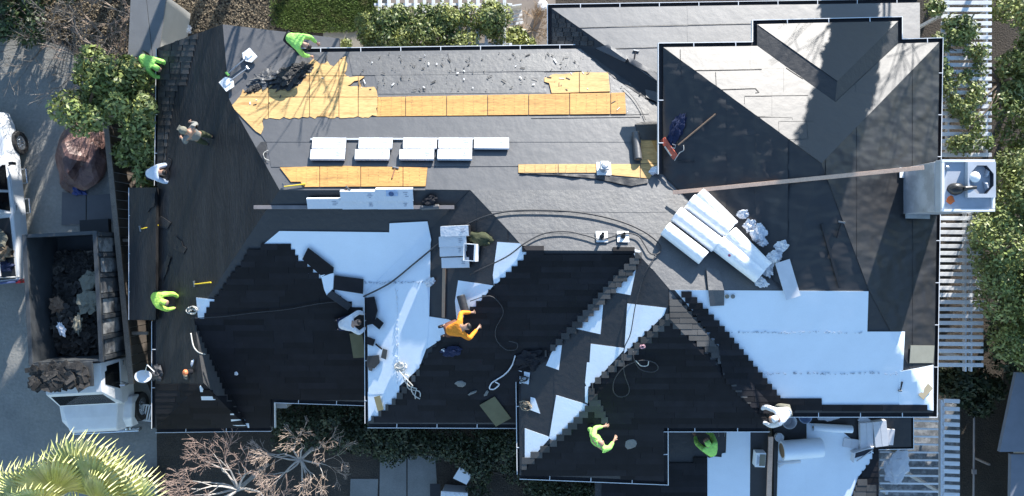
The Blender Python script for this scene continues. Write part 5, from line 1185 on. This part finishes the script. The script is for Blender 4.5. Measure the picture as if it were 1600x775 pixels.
for s in (-1, 1):
    bm = NB(); vs = [bm.verts.new(p) for p in ((s * .995, -1.15, 1.56), (s * .995, -1.95, 1.56), (s * .865, -1.72, 2.15), (s * .865, -1.2, 2.15))]; bm.faces.new(vs); bmesh.ops.solidify(bm, geom=bm.faces[:], thickness=.015); obj('side_window', bm, glass, t)
    bm = NB(); box(bm, (s * .992, -1.48, 1.12), (.02, .82, .78), bev=.008); d_ = obj('door', bm, paint_o, t); bm = NB(); box(bm, (s * 1.01, -1.2, 1.36), (.03, .14, .04)); obj('handle', bm, chrome, d_)
    bm = NB(); tube(bm, [(s * .98, -1.75, 1.5), (s * 1.25, -1.8, 1.6), (s * 1.25, -1.8, 1.95)], .015, 6); box(bm, (s * 1.27, -1.8, 1.8), (.16, .04, .36), bev=.01); obj('mirror', bm, chrome, t)
hullpart('hood', t, [(-2.40, sec(.93, .75, 1.50, .92)), (-2.8, sec(.88, .72, 1.46, .90)), (-3.2, sec(.82, .70, 1.38, .88)), (-3.30, sec(.78, .75, 1.26, .88))], paint_o)
for s in (-1, 1):
    hullpart('fender', t, [(-2.3, [(s * .85, .55), (s * .85, 1.12), (s * 1.08, 1.05), (s * 1.1, .55)]), (-2.5, [(s * .75, .85), (s * .75, 1.25), (s * 1.12, 1.17), (s * 1.14, .95)]), (-2.95, [(s * .7, .85), (s * .7, 1.24), (s * 1.08, 1.14), (s * 1.1, .95)]), (-3.26, [(s * .62, .5), (s * .62, 1.02), (s * .98, .92), (s * 1.0, .5)])], paint_o)
    bm = NB(); lathe(bm, [(.10, 0), (.10, .06), (.05, .09), (0, .1)], 14)
    for v in bm.verts: v.co = Vector((v.co.x + s * .82, -3.30 - v.co.z, v.co.y + .85))
    obj('headlight', bm, chrome, t)
    wheel(t, (s * .98, -2.72, .46), .46, .28); wheel(t, (s * .95, 1.3, .46), .46, .5)
bm = NB(); box(bm, (0, -3.42, .55), (2.1, .12, .22), bev=.03); obj('bumper', bm, chrome, t)
bm = NB(); box(bm, (0, -3.32, .95), (1.1, .03, .4)); obj('grille', bm, black_pl, t)
# load of torn roofing in the bed and on the cab guard
deb = mat('roof_debris', (.036, .032, .029), .9, .4, 4, .4, 20, isl=.6, second=(.13, .11, .09), s2=2.4, thr=.62)
bm = NB(); r = random.Random(3); L0 = M
for k in range(1500):
    x, y = r.uniform(-.92, .92), r.uniform(b0 + .1, b1 - .5); z = 1.25 + .75 * math.exp(-((y - .3) / 1.1) ** 2 - (x / 1.2) ** 2) * r.uniform(.55, 1.05)
    vs = box(bm, (0, 0, 0), (r.uniform(.06, .30), r.uniform(.04, .18), .012))
    Q = Matrix.Translation((x, y, z)) @ Matrix.Rotation(r.uniform(0, 6.28), 4, 'Z') @ Matrix.Rotation(r.uniform(-.7, .7), 4, 'X') @ Matrix.Rotation(r.uniform(-.5, .5), 4, 'Y')
    for v in vs: v.co = M @ (Q @ v.co)
for k in range(160):
    x, y = r.uniform(-.95, .65), r.uniform(b0 - .72, b0 - .05); vs = box(bm, (0, 0, 0), (r.uniform(.1, .4), r.uniform(.06, .22), .015))
    Q = Matrix.Translation((x, y, 2.66 + r.uniform(0, .12))) @ Matrix.Rotation(r.uniform(0, 6.28), 4, 'Z') @ Matrix.Rotation(r.uniform(-.3, .3), 4, 'X')
    for v in vs: v.co = M @ (Q @ v.co)
tag(obj('debris_load', bm, deb), kind='stuff')
for i, (x, y, z, s, a, lb, m_) in enumerate(((.52, .75, 2.1, (.34, .30, .12), 10, 'large grey-tan crumpled felt lump on the debris in the truck bed', khaki_cl), (.5, 1.35, 2.05, (.28, .24, .1), 50, 'smaller grey-tan crumpled lump higher in the truck bed', khaki_cl), (-.45, -.05, 1.95, (.1, .2, .1), 20, 'white scrap at the lower left of the truck bed', white_cl), (.12, .1, 2.08, (.12, .26, .1), -8, 'pale upright scrap in the middle of the truck bed', khaki_cl), (-.6, .7, 1.9, (.22, .2, .1), 70, 'brown crumpled scrap at the left of the truck bed', mat('brown_scrap', (.16, .10, .065), .85, .3, 5)))):
    bm = NB(); crumple(bm, s, .7, 2.4, 140 + i, 3); tag(obj('felt_lump', bm, m_, None, M @ Matrix.Translation((x, y, z)) @ Matrix.Rotation(R(a), 4, 'Z')), lb, 'debris')
# --- white slatted panel leaning by the front wheel
t = thing('slatted_panel', 'white slatted grille panel on the ground beside the truck front wheel', 'grille', Matrix.Translation(W(231, 645, .3)) @ Matrix.Rotation(R(-12), 4, 'Z') @ Matrix.Rotation(R(20), 4, 'Y'))
for k in range(5): bm = NB(); box(bm, (-.15 + .075 * k, 0, .0), (.045, .46, .05), bev=.006); obj('slat', bm, slat_m, t)
for k in (-1, 1): bm = NB(); box(bm, (0, k * .25, .0), (.38, .04, .06)); obj('frame_rail', bm, slat_m, t)
bm = NB(); box(bm, (0, 0, -.14), (.3, .4, .22)); obj('crate_body', bm, black_pl, t)
# --- white pickup heading up the drive at the left edge
M = Matrix.Translation((-16.45, 1.5, 0)) @ Matrix.Rotation(R(6.0), 4, 'Z'); t = thing('pickup', 'white pickup with rack and loaded bed at the left edge of the driveway', 'pickup truck', M)
hullpart('body', t, [(-2.6, sec(.97, .45, 1.02, .97)), (-.4, sec(.99, .42, 1.05, .97)), (1.2, sec(.99, .42, 1.06, .95)), (2.3, sec(.95, .45, 1.02, .9)), (2.68, sec(.84, .5, .88, .88))], paint)
hullpart('cab', t, [(-.55, [(-.93, 1.0), (-.74, 1.78), (.74, 1.78), (.93, 1.0)]), (.55, [(-.93, 1.0), (-.72, 1.80), (.72, 1.80), (.93, 1.0)]), (1.28, [(-.92, 1.0), (-.88, 1.06), (.88, 1.06), (.92, 1.0)])], paint)
for s in (-1, 1):
    for y0, y1, y2, y3 in ((-.45, .12, .10, -.38), (.2, 1.05, .55, .2)):
        bm = NB(); vs = [bm.verts.new(p) for p in ((s * .925, y0, 1.1), (s * .925, y1, 1.1), (s * .775, y2, 1.7), (s * .775, y3, 1.7))]; bm.faces.new(vs); bmesh.ops.solidify(bm, geom=bm.faces[:], thickness=.02); obj('side_window', bm, glass, t)
    bm = NB(); box(bm, (s * .985, .15, .76), (.02, 1.35, .5), bev=.008); d_ = obj('door', bm, paint, t); bm = NB(); box(bm, (s * 1.0, -.35, .93), (.03, .16, .04)); obj('handle', bm, chrome, d_)
    bm = NB(); tube(bm, [(s * .98, .95, 1.05), (s * 1.16, .98, 1.12), (s * 1.16, .98, 1.3)], .02, 6); box(bm, (s * 1.2, .98, 1.2), (.13, .09, .2), bev=.02); obj('mirror', bm, black_pl, t)
    wheel(t, (s * .92, 1.75, .38), .38, .25); wheel(t, (s * .92, -1.55, .38), .38, .25)
    bm = NB(); tube(bm, [(s * .92, -2.5, 1.0), (s * .88, -2.5, 1.85), (s * .88, .9, 1.85), (s * .92, 1.0, 1.1)], .03, 8); box(bm, (s * .9, -.8, 1.9), (.1, 3.3, .05)); obj('rack_rail', bm, white_pt, t)
    bm = NB(); tube(bm, [(s * 1.0, -.5, .42), (s * 1.12, -.5, .42), (s * 1.12, -.05, .42), (s * 1.0, -.05, .42)], .025, 8); obj('side_step', bm, chrome, t)
    bm = NB(); tube(bm, [(s * 1.0, .45, .42), (s * 1.12, .45, .42), (s * 1.12, .9, .42), (s * 1.0, .9, .42)], .025, 8); obj('side_step', bm, chrome, t)
for y in (-2.4, -.75, .5): bm = NB(); tube(bm, [(-.9, y, 1.93), (.9, y, 1.93)], .03, 8); obj('rack_bar', bm, white_pt, t)
bm = NB(); box(bm, (0, -1.6, 1.055), (1.7, 1.9, .02)); obj('bed_liner', bm, black_pl, t)
bm = NB(); box(bm, (0, -2.64, .8), (1.8, .06, .5), bev=.01); obj('tailgate', bm, mat('blue_grey_paint', (.10, .13, .26), .4, .05, 4), t); bm = NB(); box(bm, (.9, -2.66, .9), (.16, .08, .3), bev=.01); obj('tail_light', bm, red_m, t)
bm = NB(); vs = [bm.verts.new(p) for p in ((-.70, .62, 1.75), (.70, .62, 1.75), (.84, 1.24, 1.10), (-.84, 1.24, 1.10))]; bm.faces.new(vs); bmesh.ops.solidify(bm, geom=bm.faces[:], thickness=.02); obj('windscreen', bm, glass, t)
for i, (x, y, s, m_, lb) in enumerate(((.35, -1.25, (.36, .3, .3), khaki_cl, 'grey-brown crumpled sack in the pickup bed'), (.55, -1.75, (.32, .2, .22), mat('brown_cloth', (.17, .13, .09), .85, .2, 5), 'brown folded tarp in the pickup bed'), (-.05, -1.4, (.2, .24, .2), mat('blue_cloth', (.05, .12, .28), .8, .2, 5), 'blue bundle in the pickup bed beside the sack'), (.5, -2.15, (.35, .16, .16), navy_cl, 'dark bundle of tools by the pickup tailgate'))):
    bm = NB(); crumple(bm, s, .6, 2.2, 150 + i, 3); tag(obj('bed_cargo', bm, m_, None, M @ Matrix.Translation((x, y, 1.07))), lb, 'cargo')
# --- maroon tarp over a heap, sheet goods
mar = mat('maroon_tarp', (.13, .075, .07), .5, .25, 2, .4, 6, second=(.22, .13, .11), s2=1.4)
bm = NB(); crumple(bm, (.72, 1.15, .75), .35, 1.3, 160, 4); tag(obj('tarp', bm, mar, None, Matrix.Translation(W(132, 245, .02)) @ Matrix.Rotation(R(-12), 4, 'Z')), 'maroon tarp draped over a heap beside the timber fence', 'tarp')
bm = NB(); crumple(bm, (.3, .16, .14), .6, 2.2, 161); tag(obj('blue_bag', bm, mat('blue_bag', (.03, .06, .22), .6, .2, 5), None, Matrix.Translation(W(122, 296, .02)) @ Matrix.Rotation(R(-30), 4, 'Z')), 'blue bag below the maroon tarp', 'bag')
gs = mat('grey_sheet', (.11, .115, .125), .55, .15, 1.5)
for i, (poly, z, lb) in enumerate((([(97, 300), (134, 305), (134, 350), (96, 352)], .05, 'dark grey panel lying on the drive above the truck bed, left one'), ([(136, 306), (180, 302), (184, 348), (136, 347)], .07, 'dark grey panel lying on the drive above the truck bed, right one'))):
    bm = NB(); prism(bm, [tuple(W(p[0], p[1], z))[:2] for p in poly], .01, z); tag(obj('panel_sheet', bm, gs), lb, 'panel')
# --- white sheet and pale box at the front walk
bm = NB(); prism(bm, [tuple(W(p[0], p[1], 1.0))[:2] for p in ((719, 729), (737, 743), (729, 757), (708, 747))], .99, 1.02); o_ = obj('foam_sheet', bm, white_pt); tag(o_, 'white square sheet lying on the shrub right of the front walk', 'sheet')
t = thing('storage_bin', 'pale blue-white ribbed bin at the bottom edge right of the walk', 'bin', Matrix.Translation(W(712, 772, 0)) @ Matrix.Rotation(R(-4), 4, 'Z'))
bm = NB(); box(bm, (0, 0, .4), (.75, .6, .8), bev=.03, taper=1.05); obj('bin_body', bm, kraft, t)
bm = NB(); box(bm, (0, 0, .83), (.84, .68, .06), bev=.02)
for k in range(5): box(bm, (-.3 + .15 * k, 0, .865), (.05, .6, .03), bev=.008)
obj('lid', bm, white_pt, t)
board('door_mat', (672, 768), (688, 768), .5, .03, black_pl, 'dark slab edge left of the ribbed bin', 'slab', z0=.3, z1=.3)

# ---------------------------------------------------------------- people
POSE = dict(
 bend=dict(pel=(-.14, 0, .88), che=(.26, 0, 1.02), nek=(.38, 0, .99), hed=(.52, 0, .90), sh=(.31, .19, .98), el=(.44, .27, .70), ha=(.56, .17, .44), kn=(.03, .13, .48), an=(-.05, .14, .07), to=(.13, .16, .04)),
 kneel=dict(pel=(-.2, 0, .40), che=(.18, 0, .70), nek=(.29, 0, .76), hed=(.42, 0, .78), sh=(.23, .19, .69), el=(.40, .28, .42), ha=(.55, .17, .14), kn=(.12, .16, .09), an=(-.30, .14, .08), to=(-.47, .14, .05)),
 lean=dict(pel=(-.22, 0, .06), che=(.14, 0, .36), nek=(.26, 0, .40), hed=(.39, 0, .40), sh=(.19, .19, .35), el=(.36, .27, .16), ha=(.58, .21, .08), kn=(-.18, .12, -.38), an=(-.20, .12, -.82), to=(-.02, .13, -.86)),
 stand=dict(pel=(0, 0, .93), che=(.03, 0, 1.33), nek=(.05, 0, 1.50), hed=(.09, 0, 1.62), sh=(.03, .20, 1.42), el=(.10, .30, 1.15), ha=(.32, .26, 1.02), kn=(.05, .11, .50), an=(-.02, .12, .07), to=(.16, .14, .04)),
 crouch=dict(pel=(-.18, 0, .30), che=(.12, 0, .66), nek=(.23, 0, .70), hed=(.36, 0, .70), sh=(.17, .19, .65), el=(.34, .26, .36), ha=(.50, .16, .12), kn=(.26, .2, .46), an=(-.06, .16, .07), to=(.13, .19, .04)))
SK = []
def skinned(name, V_, E_, Rr, m, parent, sub=2, root=0):
    me = bpy.data.meshes.new(name); me.from_pydata([tuple(v) for v in V_], E_, []); o = link(name, me, m, parent)
    o.modifiers.new('skin', 'SKIN').use_smooth_shade = True; s = o.modifiers.new('sub', 'SUBSURF'); s.levels = s.render_levels = sub
    for i, r in enumerate(Rr):
        d = me.skin_vertices[0].data[i]; d.radius = (r, r) if not isinstance(r, tuple) else r; d.use_root = (i == root)
    SK.append(o); return o
def person(px, py, ang, pose, label, top, legs, head='hair', dz=0, base=None, arms=None, tilt=0, scale=.93, hood=None, shoes=None):
    p = dict(POSE[pose]); o = base if base is not None else S(px, py, .06 + dz)
    t = thing('person', label, 'person', Matrix.Translation(o) @ Matrix.Rotation(R(ang), 4, 'Z') @ Matrix.Scale(scale, 4))
    side = lambda k, s: Vector((p[k][0], p[k][1] * s, p[k][2]))
    J = {}
    for s in (1, -1):
        for k in ('sh', 'el', 'ha', 'kn', 'an', 'to'): J[k, s] = side(k, s)
    if arms:
        for k, v in arms.items(): J[k] = Vector(v)
    pel, che, nek, hed = (Vector(p[k]) for k in ('pel', 'che', 'nek', 'hed')); hdir = (hed - nek).normalized()
    wai = pel.lerp(che, .4)
    # body: one continuous surface with face, ears and five-fingered hands
    V_, E_, Rr = [pel, wai, che, nek, hed - hdir * .02, hed + hdir * .09], [(0, 1), (1, 2), (2, 3), (3, 4), (4, 5)], [.125, .12, .14, .055, .088, .07]
    def add(v, par, r): V_.append(Vector(v)); E_.append((par, len(V_) - 1)); Rr.append(r); return len(V_) - 1
    fw = Vector((1, 0, 0)) if pose == 'stand' else Vector((.55, 0, -.83)); fw = (fw - hdir * fw.dot(hdir) * .7).normalized(); lt = hdir.cross(fw)
    add(hed + fw * .105 + hdir * .0, 4, .016); add(hed + fw * .075 - hdir * .07, 4, .03)
    for s in (1, -1):
        add(hed + lt * s * .095, 4, .018)
        a = add(J['sh', s], 2, .062); e = add(J['el', s], a, .046); h_ = J['ha', s]; w_ = add(J['el', s].lerp(h_, .86), e, .031)
        fd = (h_ - J['el', s]).normalized(); sd = fd.cross(Vector((0, 0, 1)));
        sd = sd.normalized() if sd.length > .1 else Vector((0, 1, 0)); dn = fd.cross(sd)
        if dn.z > 0: dn = -dn
        pm = add(h_ + fd * .05, w_, .033)
        for q, (off, L_) in enumerate(((-.03, .07), (-.01, .082), (.01, .078), (.03, .06))):
            k1 = add(h_ + fd * (.085 + .0) + sd * off, pm, .0105); add(h_ + fd * (.085 + L_) + sd * off * 1.2 + dn * .035, k1, .008)
        th = add(h_ + fd * .05 + sd * (-.05 * s) + dn * .01, pm, .012); add(h_ + fd * .085 + sd * (-.07 * s) + dn * .03, th, .009)
        k_ = add(J['kn', s], 0, .075); V_[k_] = J['kn', s]; hp_ = V_[0] + Vector((0, .09 * s, -.02))
        E_.pop(); hi = len(V_); V_.append(hp_); Rr.append(.09); E_ += [(0, hi), (hi, k_)]
        n_ = add(J['an', s], k_, .042); add(J['to', s], n_, .036)
    skinned('body', V_, E_, Rr, skin_m, t)
    # clothing
    V_, E_, Rr = [pel.lerp(che, -.02), wai, che, nek.lerp(che, .35)], [(0, 1), (1, 2), (2, 3)], [.165, .165, .18, .085]
    for s in (1, -1):
        a = add(J['sh', s], 2, .092); e = add(J['el', s], a, .076); add(J['el', s].lerp(J['ha', s], .84), e, .05)
    if hood:
        h1 = add(hed - hdir * .06 - fw * .03, 3, .10); add(hed + hdir * .05 - fw * .03, h1, .105)
    skinned('shirt', V_, E_, Rr, top, t)
    V_, E_, Rr = [pel.lerp(che, .16), pel], [(0, 1)], [.14, .155]
    for s in (1, -1):
        h1 = add(pel + Vector((0, .095 * s, -.02)), 1, .112); k_ = add(J['kn', s], h1, .09); add(J['kn', s].lerp(J['an', s], .93), k_, .062)
    skinned('trousers', V_, E_, Rr, legs, t)
    for s in (1, -1):
        skinned('boot', [J['an', s] + Vector((0, 0, .03)), J['an', s] + Vector((-.02, 0, -.02)), J['to', s].lerp(J['an', s], .3), J['to', s]], [(0, 1), (1, 2), (2, 3)], [.055, .052, .048, .044], shoes or dark_cl, t)
        bm = NB(); bmesh.ops.create_icosphere(bm, subdivisions=1, radius=.011)
        obj('eye', bm, black_pl, t, Matrix.Translation(hed + fw * .085 + hdir * .02 + lt * s * .033))
    if head == 'hair' and not hood:
        skinned('hair', [hed - fw * .03 - hdir * .02, hed + hdir * .05 - fw * .025, hed + hdir * .095], [(0, 1), (1, 2)], [.093, .096, .06], hair_m, t)
    elif not hood:
        hm = head; bm = NB(); lathe(bm, [(.115, 0), (.115, .02), (.105, .07), (.07, .115), (0, .125)], 16); bill = NB()
        Mx = Matrix(((fw.x, lt.x, hdir.x, 0), (fw.y, lt.y, hdir.y, 0), (fw.z, lt.z, hdir.z, 0), (0, 0, 0, 1))); Mx = Matrix.Translation(hed + hdir * .03) @ Mx
        h_o = obj('cap', bm, hm, t, Mx, smooth=True); box(bill, (.15, 0, .012), (.12, .15, .012), bev=.004); obj('visor', bill, hm, h_o)
    return t
person(470, 74, -25, 'bend', 'person in lime shirt bending at the upper eave above the plywood', lime, dark_cl, 'hair', arms={('el', 1): (.40, .3, .7), ('ha', 1): (.55, .26, .36)})
person(254, 110, -35, 'bend', 'person in lime hooded top leaning over the upper left eave', lime, khaki_cl, base=W(247, 104, 2.0), hood=True)
person(256, 271, 0, 'lean', 'person in pale blue-white shirt leaning in at the left eave', mat('pale_blue_cloth', (.60, .68, .80), .8, .05, 9), navy_cl, 'hair', base=S(246, 272, .05, ['LS']))
person(329, 220, 150, 'stand', 'person in grey standing on the dark left slope', grey_cl, olive_cl, khaki_cl, dz=-.02)
person(259, 464, -20, 'crouch', 'person in yellow-lime top crouching on the lower left slope', limey, dark_cl, 'hair', hood=True)
person(548, 503, 10, 'kneel', 'person in white shirt kneeling beside the loose black shingles', white_cl, navy_cl, 'hair', dz=.06, arms={('el', -1): (.32, -.34, .45), ('ha', -1): (.52, -.2, .16)})
person(712, 511, 15, 'kneel', 'person in orange shirt kneeling over the stepped shingles', orange, mat('rust_cloth', (.13, .05, .03), .85, .15, 9), 'hair', dz=.06, arms={('el', 1): (.30, .40, .5), ('ha', 1): (.60, .30, .2), ('el', -1): (.34, -.36, .48), ('ha', -1): (.64, -.16, .18)})
person(924, 672, 40, 'stand', 'person in lime top standing on the lowest black slope', lime, lime, 'hair', dz=.05, hood=True, arms={('el', -1): (.16, -.36, 1.2), ('ha', -1): (.38, -.30, 1.12), ('el', 1): (.2, .3, 1.15), ('ha', 1): (.42, .14, 1.05)})
person(1103, 695, 120, 'crouch', 'person in lime top crouching under the gutter by the white strip', lime, dark_cl, 'hair', dz=.03, hood=True)
person(1222, 648, 195, 'kneel', 'person in white hooded top kneeling at the corner above the low roof', white_cl, khaki_cl, 'hair', base=W(1214, 640, 4.5), hood=True, scale=.92)
# ladders for the two people working from below the left eave
def ladder(label, top_pt, foot_pt):
    t = thing('ladder', label, 'ladder', Matrix.Translation(foot_pt)); d = Vector(top_pt) - Vector(foot_pt); s = Vector((0, 1, 0)) * .2
    for k in (-1, 1): bm = NB(); tube(bm, [s * k, d + s * k], .03, 6); obj('rail', bm, metal_g, t)
    n = int(d.length / .3)
    for k in range(1, n): bm = NB(); tube(bm, [d * (k / n) - s, d * (k / n) + s], .016, 6); obj('rung', bm, metal_g, t)
p_ = S(246, 272, 0, ['LS']); ladder('aluminium ladder under the person in pale blue-white at the left eave', p_ + Vector((-.12, 0, -.15)), Vector((p_.x - .75, p_.y, 0)))
p_ = W(247, 104, 2.0); ladder('aluminium ladder under the person in lime at the upper left eave', p_ + Vector((.15, 0, .45)), Vector((p_.x - .5, p_.y, 0)))
# bake the skinned figures to plain meshes
dg = bpy.context.evaluated_depsgraph_get(); new = [(o, bpy.data.meshes.new_from_object(o.evaluated_get(dg))) for o in SK]
for o, me in new:
    o.modifiers.clear(); o.data = me
    me.polygons.foreach_set('use_smooth', [True] * len(me.polygons))
